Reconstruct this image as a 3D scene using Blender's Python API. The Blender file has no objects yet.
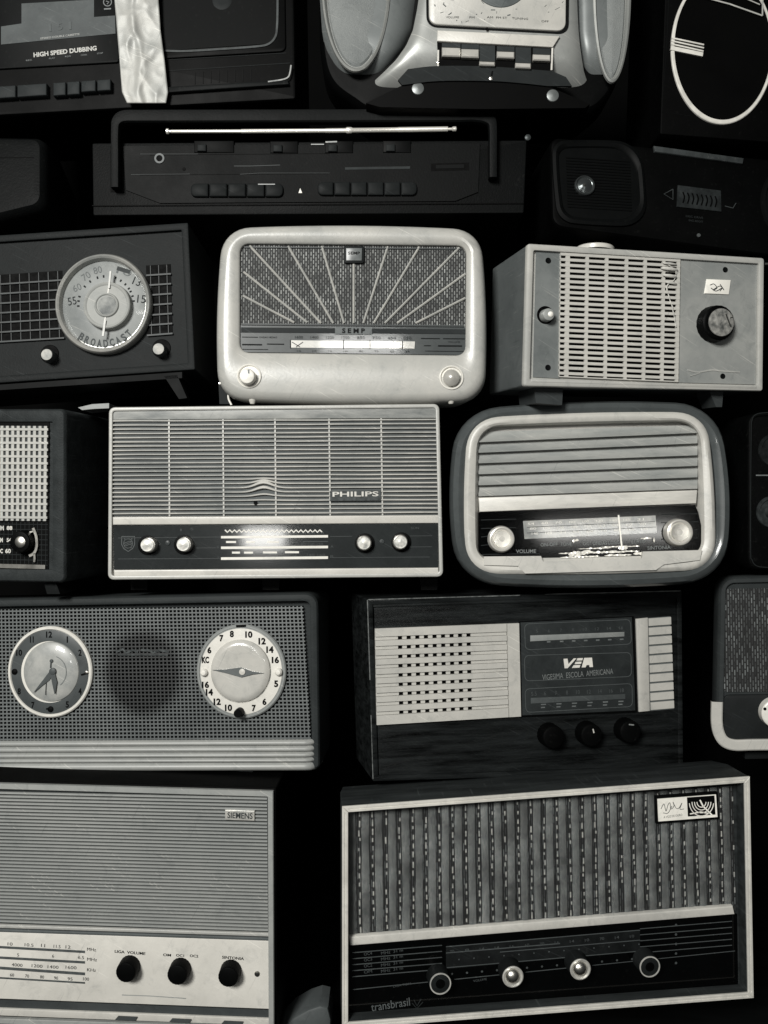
import bpy, math, random
import numpy as np
from mathutils import Vector, Matrix, noise
random.seed(7)
SC = bpy.context.scene
COL = SC.collection

# ------------------------------------------------------------------ camera
F = 900.0            # focal length in pixels of the 768 x 1024 picture
CAMY = -0.9
cam_data = bpy.data.cameras.new('camera')
cam = bpy.data.objects.new('camera', cam_data); COL.objects.link(cam)
cam.location = (0, CAMY, 0)
cam.rotation_euler = (math.radians(90), 0, 0)
cam_data.sensor_fit = 'VERTICAL'; cam_data.sensor_height = 24.0; cam_data.lens = 24.0 * F / 1024.0
cam_data.clip_start = 0.01; cam_data.clip_end = 50
SC.camera = cam
SC.render.resolution_x = 768; SC.render.resolution_y = 1024

# ------------------------------------------------------------------ world and lamps
world = bpy.data.worlds.new('World'); SC.world = world
world.use_nodes = True
world.node_tree.nodes['Background'].inputs[0].default_value = (0.93, 1.0, 1.0, 1)
world.node_tree.nodes['Background'].inputs[1].default_value = 0.03

def area_lamp(name, loc, target, sx, sy, watts, col=(1, 0.99, 0.95)):
    l = bpy.data.lights.new(name, 'AREA'); l.shape = 'RECTANGLE'; l.size = sx; l.size_y = sy
    l.energy = watts; l.color = col
    o = bpy.data.objects.new(name, l); COL.objects.link(o); o.location = loc
    o.rotation_euler = (Vector(target) - Vector(loc)).to_track_quat('-Z', 'Y').to_euler()
    return o
area_lamp('window_lamp', (-0.9, -2.3, 0.95), (0, 0.05, -0.12), 0.6, 0.6, 92)
area_lamp('ceiling_bulb', (-0.31, -1.35, 0.0), (-.1, 0, -.03), 0.10, 0.05, .9)  # added lamp, set for the glare on the louvred radio's dial
area_lamp('ceiling_bulb', (-0.04, -1.35, 0.515), (0, 0, .17), 0.20, 0.05, 1.5)  # added lamp for the glare on the sunburst radio's dial window
area_lamp('ceiling_bulb', (0.47, -1.35, 0.09), (.23, 0, -.02), 0.34, 0.03, .75)  # added lamp, spreads glare along the grey-shelled radio's dial

SC.view_settings.view_transform = 'Standard'
SC.view_settings.look = 'None'
SC.view_settings.exposure = 0
SC.view_settings.gamma = 1
SC.view_settings.use_curve_mapping = False
SC.render.engine = 'CYCLES'

# ------------------------------------------------------------------ materials
def tint(g):
    """grey of the toned print: cool in the darks, warm in the lights"""
    t = min(1, max(0, (g - 0.03) / 0.4))
    a = (0.90, 1.02, 1.04); b = (1.03, 1.0, 0.92)
    return tuple(g * (a[i] * (1 - t) + b[i] * t) for i in range(3)) + (1,)
MATS = {}
def mat(g, rough=0.5, metal=0.0, var=0.18, scale=18, dust=0.0, bump=0.0, bscale=600, stretch=(1, 1, 1), spec=0.5, kind='plain', coat=0.0):
    key = (g, rough, metal, var, scale, dust, bump, bscale, stretch, spec, kind, coat)
    if key in MATS: return MATS[key]
    if metal < .5: g = min(.8, 1.35 * g ** 1.5)
    if g < .03: dust *= .2; spec = min(spec, .06); rough = max(rough, .5) if coat == 0 else rough
    elif g < .1: dust *= .5; spec = min(spec, .18)
    m = bpy.data.materials.new('%s_surface' % kind); m.use_nodes = True
    nt = m.node_tree; N = nt.nodes; Lk = nt.links
    b = N['Principled BSDF']
    b.inputs['Metallic'].default_value = metal
    b.inputs['Specular IOR Level'].default_value = spec
    b.inputs['Coat Weight'].default_value = coat
    b.inputs['Coat Roughness'].default_value = 0.08
    tc = N.new('ShaderNodeTexCoord')
    mp = N.new('ShaderNodeMapping'); mp.inputs['Scale'].default_value = stretch
    mp.inputs['Location'].default_value = (random.uniform(-9, 9), random.uniform(-9, 9), random.uniform(-9, 9))
    Lk.new(tc.outputs['Object'], mp.inputs[0])
    n1 = N.new('ShaderNodeTexNoise'); n1.inputs['Scale'].default_value = scale; n1.inputs['Detail'].default_value = 7; n1.inputs['Roughness'].default_value = 0.62
    Lk.new(mp.outputs[0], n1.inputs[0])
    cr = N.new('ShaderNodeValToRGB'); cr.color_ramp.elements[0].position = 0.3; cr.color_ramp.elements[1].position = 0.7
    cr.color_ramp.elements[0].color = tint(g * (1 - var)); cr.color_ramp.elements[1].color = tint(min(0.9, g * (1 + var)))
    Lk.new(n1.outputs[0], cr.inputs[0])
    out = cr.outputs[0]
    n2 = N.new('ShaderNodeTexNoise'); n2.inputs['Scale'].default_value = bscale; n2.inputs['Detail'].default_value = 3
    Lk.new(mp.outputs[0], n2.inputs[0])
    if dust > 0:
        n3 = N.new('ShaderNodeTexNoise'); n3.inputs['Scale'].default_value = 210; n3.inputs['Detail'].default_value = 5; n3.inputs['Roughness'].default_value = 0.75
        Lk.new(mp.outputs[0], n3.inputs[0])
        r3 = N.new('ShaderNodeMapRange'); r3.inputs[1].default_value = 0.58; r3.inputs[2].default_value = 0.78
        r3.inputs[3].default_value = 0; r3.inputs[4].default_value = dust
        Lk.new(n3.outputs[0], r3.inputs[0])
        mx = N.new('ShaderNodeMix'); mx.data_type = 'RGBA'
        Lk.new(r3.outputs[0], mx.inputs[0]); Lk.new(out, mx.inputs[6])
        mx.inputs[7].default_value = tint(0.35 if g < 0.2 else 0.12)
        out = mx.outputs[2]
    if g > .008 and metal < .9 and scale < 80:
        for ang, amt, lo_, col in ((.5, .5, .65, min(.8, g * 2.2 + .02)), (-1.1, .5, .67, g * .35)):
            m2 = N.new('ShaderNodeMapping'); m2.vector_type = 'TEXTURE'; m2.inputs['Rotation'].default_value = (0, ang, 0); m2.inputs['Scale'].default_value = (.05, .05, .0011)
            Lk.new(tc.outputs['Object'], m2.inputs[0])
            n4 = N.new('ShaderNodeTexNoise'); n4.inputs['Scale'].default_value = 1.0; n4.inputs['Detail'].default_value = 2
            Lk.new(m2.outputs[0], n4.inputs[0])
            r4 = N.new('ShaderNodeMapRange'); r4.inputs[1].default_value = lo_; r4.inputs[2].default_value = lo_ + .1; r4.inputs[4].default_value = amt
            Lk.new(n4.outputs[0], r4.inputs[0])
            x4 = N.new('ShaderNodeMix'); x4.data_type = 'RGBA'; Lk.new(r4.outputs[0], x4.inputs[0]); Lk.new(out, x4.inputs[6]); x4.inputs[7].default_value = tint(col); out = x4.outputs[2]
        n5 = N.new('ShaderNodeTexNoise'); n5.inputs['Scale'].default_value = 55; n5.inputs['Detail'].default_value = 9; n5.inputs['Roughness'].default_value = .75; n5.inputs['Distortion'].default_value = .8
        Lk.new(mp.outputs[0], n5.inputs[0])
        r5 = N.new('ShaderNodeMapRange'); r5.inputs[1].default_value = .52; r5.inputs[2].default_value = .72; r5.inputs[4].default_value = .38
        Lk.new(n5.outputs[0], r5.inputs[0])
        x5 = N.new('ShaderNodeMix'); x5.data_type = 'RGBA'; Lk.new(r5.outputs[0], x5.inputs[0]); Lk.new(out, x5.inputs[6]); x5.inputs[7].default_value = tint(g * .45); out = x5.outputs[2]
    Lk.new(out, b.inputs['Base Color'])
    rr = N.new('ShaderNodeMapRange'); rr.inputs[3].default_value = max(0.03, rough * 0.75); rr.inputs[4].default_value = min(1, rough * 1.3)
    Lk.new(n1.outputs[0], rr.inputs[0]); Lk.new(rr.outputs[0], b.inputs['Roughness'])
    if bump > 0:
        bp = N.new('ShaderNodeBump'); bp.inputs['Strength'].default_value = bump; bp.inputs['Distance'].default_value = 0.0006
        Lk.new(n2.outputs[0], bp.inputs['Height']); Lk.new(bp.outputs[0], b.inputs['Normal'])
    MATS[key] = m
    return m

def cloth_mat(name, dark, light, bw, bh, contrast=0.5, bias=0.0):
    """woven speaker cloth: staggered upright dashes of uneven brightness"""
    m = bpy.data.materials.new(name); m.use_nodes = True
    nt = m.node_tree; N = nt.nodes; Lk = nt.links; b = N['Principled BSDF']
    tc = N.new('ShaderNodeTexCoord'); sp = N.new('ShaderNodeSeparateXYZ'); cb = N.new('ShaderNodeCombineXYZ')
    Lk.new(tc.outputs['Object'], sp.inputs[0])
    Lk.new(sp.outputs['Z'], cb.inputs['X']); Lk.new(sp.outputs['X'], cb.inputs['Y'])
    br = N.new('ShaderNodeTexBrick'); br.inputs['Scale'].default_value = 1.0
    br.inputs['Brick Width'].default_value = bh; br.inputs['Row Height'].default_value = bw
    br.inputs['Mortar Size'].default_value = bw * 0.36; br.inputs['Mortar Smooth'].default_value = 0.4; br.inputs['Bias'].default_value = bias
    br.inputs['Color1'].default_value = tint(light); br.inputs['Color2'].default_value = tint(dark)
    br.inputs['Mortar'].default_value = tint(dark * 0.35)
    Lk.new(cb.outputs[0], br.inputs['Vector'])
    n = N.new('ShaderNodeTexNoise'); n.inputs['Scale'].default_value = 45; n.inputs['Detail'].default_value = 6
    Lk.new(tc.outputs['Object'], n.inputs[0])
    r = N.new('ShaderNodeMapRange'); r.inputs[1].default_value = 0.3; r.inputs[2].default_value = 0.7; r.inputs[3].default_value = 1 - contrast; r.inputs[4].default_value = 1 + contrast
    Lk.new(n.outputs[0], r.inputs[0])
    mx = N.new('ShaderNodeVectorMath'); mx.operation = 'SCALE'
    Lk.new(br.outputs['Color'], mx.inputs[0]); Lk.new(r.outputs[0], mx.inputs['Scale'])
    Lk.new(mx.outputs[0], b.inputs['Base Color']); b.inputs['Roughness'].default_value = 0.7
    bp = N.new('ShaderNodeBump'); bp.inputs['Strength'].default_value = 0.6; bp.inputs['Distance'].default_value = 0.0008; bp.invert = True
    Lk.new(br.outputs['Fac'], bp.inputs['Height']); Lk.new(bp.outputs[0], b.inputs['Normal'])
    return m

def BLACK(): return mat(0.010, 0.45, var=0.4, dust=0.10, bump=0.2, kind='black_plastic')
def VOID(): return mat(0.003, 0.9, var=0.3, spec=0.05, kind='dark_inside')
def DGREY(g=0.035, r=0.5): return mat(g, r, var=0.25, dust=0.10, bump=0.25, kind='dark_plastic')
def CREAM(g=0.5, r=0.42): return mat(g, r, var=0.10, scale=22, dust=0.10, bump=0.15, bscale=380, kind='pale_plastic')
def CHROME(g=0.75, r=0.22): return mat(g, r, metal=1.0, var=0.15, scale=60, dust=0.2, kind='metal')
def INK(g=0.02): return mat(g, 0.6, var=0.2, scale=200, kind='dark_print')
def PRINT(g=0.5): return mat(g, 0.5, var=0.25, scale=300, kind='pale_print')
def GLOSS(g, r=0.12): return mat(g, r, var=0.25, scale=30, dust=0.06, kind='glossy_panel', coat=0.6)

# ------------------------------------------------------------------ geometry helpers
def new_mesh(name, verts, faces, m, parent=None, smooth=True, angle=32):
    me = bpy.data.meshes.new(name)
    me.from_pydata([tuple(v) for v in verts], [], faces)
    me.validate(); me.update()
    import bmesh
    bm = bmesh.new(); bm.from_mesh(me)
    bmesh.ops.recalc_face_normals(bm, faces=bm.faces)
    if smooth:
        ca = math.radians(angle)
        for f in bm.faces: f.smooth = True
        for e in bm.edges:
            if len(e.link_faces) == 2:
                e.smooth = e.calc_face_angle(0) < ca
            else: e.smooth = True
    bm.to_mesh(me); bm.free()
    me.materials.append(m)
    o = bpy.data.objects.new(name, me); COL.objects.link(o)
    if parent is not None: o.parent = parent
    return o

def norm(v): 
    n = np.linalg.norm(v); return v / n if n > 1e-9 else v
def inset(q, w):
    """move every edge of a convex polygon (list of xz) inwards by w (number or one per edge)"""
    q = [np.array(p, float) for p in q]; n = len(q)
    c = sum(q) / n
    ws = [w] * n if not hasattr(w, '__len__') else list(w)
    lines = []
    for i in range(n):
        a, b = q[i], q[(i + 1) % n]; d = norm(b - a); nn = np.array([-d[1], d[0]])
        if np.dot(c - a, nn) < 0: nn = -nn
        lines.append((a + nn * ws[i], d))
    out = []
    for i in range(n):
        (p1, d1), (p2, d2) = lines[i - 1], lines[i]
        A = np.array([d1, -d2]).T
        t = np.linalg.solve(A, p2 - p1)
        out.append(p1 + d1 * t[0])
    return out
def rq(q, r=6, bulge=0, k=6, m=8):
    """rounded (and optionally bowed) quadrilateral outline"""
    q = [np.array(p, float) for p in q]; n = len(q); pts = []
    if not hasattr(r, '__len__'): r = [r] * n
    for i in range(n):
        p = q[i]; a = norm(q[i - 1] - p); b = norm(q[(i + 1) % n] - p); ri = max(r[i], 1e-4)
        s, e = p + a * ri, p + b * ri
        for j in range(k + 1):
            t = j / k; kk = 0.62
            c1 = s + (p - s) * kk; c2 = e + (p - e) * kk
            pts.append((1 - t) ** 3 * s + 3 * (1 - t) ** 2 * t * c1 + 3 * (1 - t) * t * t * c2 + t ** 3 * e)
        nx = q[(i + 1) % n]; a2 = norm(p - nx); s2 = nx + a2 * max(r[(i + 1) % n], 1e-4)
        for j in range(1, m):
            pts.append(e + (s2 - e) * j / m)
    if bulge:
        if not hasattr(bulge, '__len__'): bulge = (bulge, bulge)
        P = np.array(pts); lo = P.min(0); hi = P.max(0); c = (lo + hi) / 2; h = (hi - lo) / 2
        U = (P - c) / h
        P[:, 0] += bulge[0] * U[:, 0] * (1 - U[:, 1] ** 2)
        P[:, 1] += bulge[1] * U[:, 1] * (1 - U[:, 0] ** 2)
        pts = list(P)
    return pts
def ell(cx, cz, rx, rz=None, n=48, rot=0):
    rz = rx if rz is None else rz; c, s = math.cos(rot), math.sin(rot)
    return [np.array((cx + rx * math.cos(a) * c - rz * math.sin(a) * s, cz + rx * math.cos(a) * s + rz * math.sin(a) * c)) for a in [2 * math.pi * i / n for i in range(n)]]

FONT_CACHE = {}
def glyphs(s, bold=0.0, shear=0.0):
    k = (s, bold, shear)
    if k in FONT_CACHE: return FONT_CACHE[k]
    cu = bpy.data.curves.new('t', 'FONT'); cu.body = s; cu.resolution_u = 3; cu.offset = bold; cu.shear = shear
    o = bpy.data.objects.new('t', cu); COL.objects.link(o)
    bpy.context.view_layer.update()
    dg = bpy.context.evaluated_depsgraph_get(); me = o.evaluated_get(dg).to_mesh()
    V = np.array([v.co[:2] for v in me.vertices]) if len(me.vertices) else np.zeros((1, 2)); Fc = [tuple(p.vertices) for p in me.polygons]
    o.evaluated_get(dg).to_mesh_clear()
    bpy.data.objects.remove(o); bpy.data.curves.remove(cu)
    lo, hi = V.min(0), V.max(0); V = (V - (lo + hi) / 2) / np.maximum(hi - lo, 1e-6)
    FONT_CACHE[k] = (V, Fc); return V, Fc

# ------------------------------------------------------------------ a thing placed in the stack
def solve_pose(q, D, prior=(0, 0, 0), sig=0.07):
    """find where a flat rectangular front of unknown size must stand for its four corners to be seen at q"""
    q = np.array(q, float); c = q.mean(0)
    W0 = (q[1, 0] - q[0, 0] + q[2, 0] - q[3, 0]) / 2; H0 = (q[3, 1] - q[0, 1] + q[2, 1] - q[1, 1]) / 2
    s = D / F
    def rot(y, p, r):
        return np.array(Matrix.Rotation(y, 3, 'Z') @ Matrix.Rotation(p, 3, 'X') @ Matrix.Rotation(r, 3, 'Y'))
    def res(x):
        O = np.array([(x[0] - 384) * s, CAMY + D, (512 - x[1]) * s]); R = rot(*x[2:5]); out = []
        for i, (a, b) in enumerate(((-.5, .5), (.5, .5), (.5, -.5), (-.5, -.5))):
            P = O + R @ np.array([a * x[5] * s, 0, b * x[6] * s]); dy = P[1] - CAMY
            out += [F * P[0] / dy + 384 - q[i, 0], 512 - F * P[2] / dy - q[i, 1]]
        out += [(x[2] - prior[0]) / sig, (x[3] - prior[1]) / sig]
        return np.array(out)
    x = np.array([c[0], c[1], prior[0], prior[1], 0, W0, H0], float)
    for it in range(30):
        r = res(x); J = np.zeros((len(r), 7))
        for j in range(7):
            h = 1e-4 if 2 <= j <= 4 else 1e-2; y = x.copy(); y[j] += h; J[:, j] = (res(y) - r) / h
        x = x - np.linalg.solve(J.T @ J + 1e-6 * np.eye(7), J.T @ r)
    return np.array([(x[0] - 384) * s, CAMY + D, (512 - x[1]) * s]), rot(*x[2:5]), x

RADIOS = 'old radios stacked in rows against a dark wall'
class Thing:
    def __init__(T, name, label, cat, q, D=0.9, prior=(0, 0, 0), sig=0.07, group=None):
        Oc, R, x = solve_pose(q, D, prior, sig)
        T.s = D / F; T.R = R
        T.O = Oc + R @ np.array([0, 0, -x[6] / 2 * T.s])
        T.W, T.H = x[5], x[6]
        e = bpy.data.objects.new(name, None); COL.objects.link(e); e.empty_display_size = 0.02
        e.matrix_world = Matrix.Translation(Vector(T.O)) @ Matrix([list(r) for r in R]).to_4x4()
        e['label'] = label; e['category'] = cat
        if group: e['group'] = group
        T.root = e
        T.quad = [T.L(*p) for p in q]
    def L(T, px, py, d=0.0):
        o = T.R.T @ (np.array([0, CAMY, 0]) - T.O) / T.s
        v = T.R.T @ np.array([(px - 384) / F, 1, (512 - py) / F])
        t = (-d - o[1]) / v[1]; p = o + t * v
        return np.array([p[0], p[2]])
    def q(T, pts, d=0.0): return [T.L(a, b, d) for a, b in pts]
    def mesh(T, name, V, Fc, m, parent=None, **k):
        V = np.array(V) * T.s
        return new_mesh(name, V, Fc, m, parent or T.root, **k)
    def loft(T, name, secs, m, parent=None, cap0=False, cap1=True, **k):
        V = []; Fc = []; n = len(secs[0][0])
        for lp, d in secs:
            for i, p in enumerate(lp): V.append((p[0], -(d[i] if hasattr(d, '__len__') else d), p[1]))
        for s in range(len(secs) - 1):
            for i in range(n):
                j = (i + 1) % n
                Fc.append((s * n + i, s * n + j, (s + 1) * n + j, (s + 1) * n + i))
        if cap0: Fc.append(tuple(range(n))[::-1])
        if cap1: Fc.append(tuple(range((len(secs) - 1) * n, len(secs) * n)))
        return T.mesh(name, V, Fc, m, parent, **k)
    def plate(T, name, pts, d0, d1, m, parent=None, r=0, bev=0.0, bulge=0, px=True, k=4):
        """flat raised plate: outline pts in picture pixels read at height d1"""
        q = T.q(pts, d1) if px else pts
        if r or len(q) <= 5 and bev:
            f = lambda w: rq(inset(q, w) if w else q, max((r if not hasattr(r, '__len__') else max(r)) - w, 0.05) if not hasattr(r, '__len__') else [max(a - w, .05) for a in r], bulge, k=k, m=4 if bulge else 2)
        else: f = lambda w: (inset(q, w) if w else q)
        if bev: secs = [(f(0), d0), (f(0), d1 - bev), (f(bev * .35), d1 - bev * .3), (f(bev), d1)]
        else: secs = [(f(0), d0), (f(0), d1)]
        return T.loft(name, secs, m, parent)
    def cabinet(T, q, r, depth, m, name='cabinet', bulge=0, e=3, ring=None, recess=0, parent=None, inner_r=None, slope=0, k=6, back=None, taper=0):
        """body of a radio: sides, rounded front edge, optional raised front frame round a recess"""
        lp = lambda w: rq(inset(q, w) if w else q, [max(a - w, 0.5) for a in (r if hasattr(r, '__len__') else [r] * 4)], bulge, k=k)
        secs = [(lp(taper), -depth)]
        if taper: secs.append((lp(taper * .15), -depth * .6))
        secs += [(lp(0), -e), (lp(e * .12), -e * .5), (lp(e * .4), -e * .15), (lp(e), 0)]
        if ring:
            q2 = inset(q, ring); ir = inner_r if inner_r is not None else 1
            l2 = lambda w: rq(inset(q2, w) if w else q2, max(ir - w, 0.4), 0, k=k)
            secs += [(l2(-.8), 0), (l2(-.2), -.3), (l2(0), -1), (l2(slope), -recess)]
        return T.loft(name, secs, m, parent, cap0=True)
    def bars(T, name, pts, us, vs, d0, d1, m, parent=None, px=True, dv=0.25):
        """grid bars inside a quad TL TR BR BL; us/vs lists of (lo, hi) fractions"""
        q = T.q(pts, d1) if px else [np.array(p) for p in pts]
        B = lambda u, v: (q[0] * (1 - u) + q[1] * u) * (1 - v) + (q[3] * (1 - u) + q[2] * u) * v
        V = []; Fc = []
        def box(u0, u1, v0, v1, dd):
            b = len(V); c = [B(u0, v0), B(u1, v0), B(u1, v1), B(u0, v1)]
            for p in c: V.append((p[0], -dd, p[1]))
            for p in c: V.append((p[0], -d0, p[1]))
            Fc.append((b, b + 1, b + 2, b + 3))
            for i in range(4):
                j = (i + 1) % 4; Fc.append((b + i, b + 4 + i, b + 4 + j, b + j))
        for u0, u1 in us: box(u0, u1, 0, 1, d1 - dv)
        for v0, v1 in vs: box(0, 1, v0, v1, d1)
        return T.mesh(name, V, Fc, m, parent, smooth=False)
    def lathe(T, name, c, prof, m, parent=None, n=40, px=True, dref=None, sx=1.0, knurl=0, **k):
        """turned part; c = picture pixel of the centre of its front; prof = [(radius, height)]"""
        dref = prof[-1][1] if dref is None else dref
        cc = T.L(c[0], c[1], dref) if px else c
        V = []; Fc = []
        for r, d in prof:
            for i in range(n):
                a = 2 * math.pi * i / n; rr = r * (1 + (knurl if i % 2 else -knurl) * (1 if r > 2 else 0))
                V.append((cc[0] + rr * math.cos(a) * sx, -d, cc[1] + rr * math.sin(a)))
        for s in range(len(prof) - 1):
            for i in range(n):
                j = (i + 1) % n; Fc.append((s * n + i, s * n + j, (s + 1) * n + j, (s + 1) * n + i))
        Fc.append(tuple(range((len(prof) - 1) * n, len(prof) * n)))
        return T.mesh(name, V, Fc, m, parent, **k)
    def texts(T, name, items, d, m, parent=None, bold=0.0, shear=0.0):
        V = []; Fc = []
        for it in items:
            s, px, py, w, h = it[:5]; rot = math.radians(it[5]) if len(it) > 5 else 0
            G, gf = glyphs(s, bold, shear); c = T.L(px, py, d); b = len(V); cr, sr = math.cos(rot), math.sin(rot)
            for x, y in G:
                x *= w; y *= h; V.append((c[0] + x * cr - y * sr, -d, c[1] + x * sr + y * cr))
            Fc += [tuple(b + i for i in f) for f in gf]
        return T.mesh(name, V, Fc, m, parent, smooth=False)
    def strokes(T, name, lines, d, m, parent=None, th=0.25, px=True):
        """thin printed or moulded lines: [(points, width)]"""
        V = []; Fc = []
        for pts, w in lines:
            P = T.q(pts, d) if px else [np.array(p, float) for p in pts]; n = len(P); b = len(V)
            for i, p in enumerate(P):
                t = norm(P[min(i + 1, n - 1)] - P[max(i - 1, 0)]); nn = np.array([-t[1], t[0]]) * w / 2
                V += [(p[0] + nn[0], -d, p[1] + nn[1]), (p[0] - nn[0], -d, p[1] - nn[1]), (p[0] + nn[0], -d + th, p[1] + nn[1]), (p[0] - nn[0], -d + th, p[1] - nn[1])]
            for i in range(n - 1):
                a = b + 4 * i; c = a + 4
                Fc += [(a, a + 1, c + 1, c), (a, c, c + 2, a + 2), (a + 1, a + 3, c + 3, c + 1)]
            a = b; c = b + 4 * (n - 1); Fc += [(a, a + 2, a + 3, a + 1), (c, c + 1, c + 3, c + 2)]
        return T.mesh(name, V, Fc, m, parent, smooth=False)
    def tube(T, name, P, R, m, parent=None, n=14, sq=1.0):
        P = [np.array(p, float) for p in P]; V = []; Fc = []
        if not hasattr(R, '__len__'): R = [R] * len(P)
        for i, p in enumerate(P):
            t = norm(P[min(i + 1, len(P) - 1)] - P[max(i - 1, 0)]); a = np.array([0, 1, 0]); 
            if abs(t[1]) > .9: a = np.array([1, 0, 0])
            u = norm(np.cross(t, a)); w = np.cross(t, u)
            for j in range(n):
                an = 2 * math.pi * j / n; V.append(p + R[i] * (u * math.cos(an) + w * math.sin(an) * sq))
        for i in range(len(P) - 1):
            for j in range(n):
                k = (j + 1) % n; Fc.append((i * n + j, i * n + k, (i + 1) * n + k, (i + 1) * n + j))
        Fc.append(tuple(range(n))[::-1]); Fc.append(tuple(range((len(P) - 1) * n, len(P) * n)))
        return T.mesh(name, V, Fc, m, parent)
    def knob(T, c, r, h, m, cap=None, capr=0.7, name='knob', base=0.0, tip=None, knurl=0.0, parent=None, dome=0.6):
        k = T.lathe(name, c, [(r * 1.02, base), (r, base + h * .3), (r * .96, base + h - 1.2), (r * .9, base + h - .3), (r * .82, base + h)], m, parent, knurl=knurl, dref=base + h)
        if cap: T.lathe('cap', c, [(r * capr, base + h - .5), (r * capr, base + h + .25), (r * capr * .82, base + h + dome * .8), (r * capr * .4, base + h + dome), (.05, base + h + dome)], cap, k, dref=base + h)
        return k
    def foot(T, pts, d0, d1, m, name='foot'):
        return T.plate(name, pts, d0, d1, m)

def curve(pts, n=10):
    """Catmull-Rom through picture points"""
    P = [np.array(p, float) for p in pts]; P = [2 * P[0] - P[1]] + P + [2 * P[-1] - P[-2]]; out = []
    for i in range(1, len(P) - 2):
        for j in range(n):
            t = j / n; a, b, c, d = P[i - 1:i + 3]
            out.append(tuple(.5 * (2 * b + (c - a) * t + (2 * a - 5 * b + 4 * c - d) * t * t + (3 * b - a - 3 * c + d) * t ** 3)))
    out.append(tuple(P[-2])); return out
def lerp(a, b, t): return a + (b - a) * t
def span(n, fill, lo=0.0, hi=1.0):
    """n evenly pitched bars, each covering `fill` of its pitch"""
    p = (hi - lo) / n; return [(lo + p * (i + .5 - fill / 2), lo + p * (i + .5 + fill / 2)) for i in range(n)]

# ================================================================== the setting
def slab(name, x0, x1, y0, y1, z0, z1, m):
    V = [(x, y, z) for x in (x0, x1) for y in (y0, y1) for z in (z0, z1)]
    o = new_mesh(name, V, [(0, 1, 3, 2), (4, 6, 7, 5), (0, 4, 5, 1), (2, 3, 7, 6), (0, 2, 6, 4), (1, 5, 7, 3)], m, smooth=False)
    o['kind'] = 'structure'; return o
slab('wall', -2.5, 2.5, 0.42, 0.5, -1.2, 2.0, mat(0.006, 0.9, var=0.5, scale=6, spec=0.1, kind='dark_wall'))
slab('shelf', -2.5, 2.5, -0.12, 0.419, -0.61, -0.56, mat(0.02, 0.7, var=0.4, scale=8, kind='dark_shelf', stretch=(1, 6, 6)))
#OBJECTS
# ================================================================== lower left: wide slatted radio with cream control strip
T = Thing('radio', 'radio with fine grey slats above a cream strip with three black knobs and dial scales', 'radio',
          [(-150, 778), (274, 790), (275, 1031), (-150, 1016)], D=0.88, prior=(0, 0, 0), sig=.03, group=RADIOS)
T.cabinet(inset(T.quad, -2), [2, 2, 2, 2], 150, mat(0.006, 0.6, var=.3, spec=.2, kind='black_cabinet'), e=.8)  # sides coloured black to stand in for their shade
fr = T.L(0, 0)
o_ = inset(T.quad, 0)
def frame(T, q, w, d0, d1, m, name='front_frame', r=1, ri=1, parent=None, drop=None):
    lo = lambda a, rr: rq(inset(q, a), max(rr, .3), k=4)
    return T.loft(name, [(lo(0, r), d0), (lo(0, r), d1 - 1), (lo(.7, r), d1), (lo(w - .6, ri), d1), (lo(w, ri), d1 - .8), (lo(w, ri), (d0 + .6) if drop is None else drop)], m, parent, cap1=False)
frame(T, o_, 5.5, 0, 5, CREAM(0.34, 0.4))
T.plate('grille_backing', [(-150, 784), (268, 796), (269, 936), (-150, 921)], 0, .8, mat(0.07, .5, kind='grille_backing'))
T.bars('grille', [(-150, 788), (267, 797), (268, 932), (-150, 918)], [], span(38, .52), .8, 3.0, mat(0.33, 0.42, var=.12, scale=9, dust=.12, kind='grey_slats'))
T.plate('ridge', [(-150, 920), (269, 933.5), (269, 937), (-150, 923.5)], 0, 3.6, CREAM(.40, .35), bev=1)
T.plate('ridge', [(-150, 924.5), (269, 938), (269, 941), (-150, 927.5)], 0, 2.6, mat(.16, .4, kind='grey_trim'), bev=.8)
pn = T.plate('control_panel', [(-150, 927), (269, 941), (269.5, 1009), (-150, 993)], 0, 1.8, CREAM(.56, .38), bev=.4)
T.plate('lower_strip', [(-150, 1003), (269.5, 1019), (269.5, 1026), (-150, 1010)], 0, 3.5, CREAM(.5, .4), bev=.6)
T.plate('lower_trim', [(-150, 994), (269.5, 1010), (269.5, 1018), (-150, 1002)], 0, 1.0, mat(.10, .5, kind='grey_trim'))
for x in (118, 172, 224):
    y = 1016.5 + (x - 118) * .045
    T.plate('notch', [(x, y), (x + 19, y + .9), (x + 17, y + 4.4), (x - 3, y + 3.4)], 4, 5.4, mat(.11, .5, kind='dark_notch'))
T.strokes('dial_scale', [([(-100, 941.5), (85, 952)], 2.4), ([(-100, 952), (85, 962.5)], 2.4), ([(-100, 961), (85, 974)], 2.8), ([(-100, 972), (85, 983)], 1.7)], 2.05, mat(.13, .5, var=.35, scale=150, kind='scale_print'), pn)
sc = []
for s, x, y, w in (('10', 10, 944, 5), ('10.5', 29, 945, 9), ('11', 43, 945.5, 4), ('11.5', 57, 946.5, 7), ('12', 68, 947, 5), ('5', 18, 955, 2), ('6', 53, 956, 2), ('6.5', 81, 957.5, 6),
                   ('4000', 17, 965, 11), ('1200', 37, 966, 11), ('1400', 53, 967, 11), ('1600', 71, 967.5, 11), ('60', 12, 975, 4), ('70', 27, 976, 4), ('80', 42, 977, 4), ('90', 56, 978, 4), ('95', 70, 979, 5), ('100', 86, 979, 6),
                   ('MHz', 91.5, 949.5, 9), ('MHz', 92, 959.5, 10), ('KHz', 91.5, 970, 9)):
    sc.append((s, x, y, w, 3.2, -2.5))
T.texts('scale_numbers', sc, 2.1, INK(.05), pn)
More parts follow.
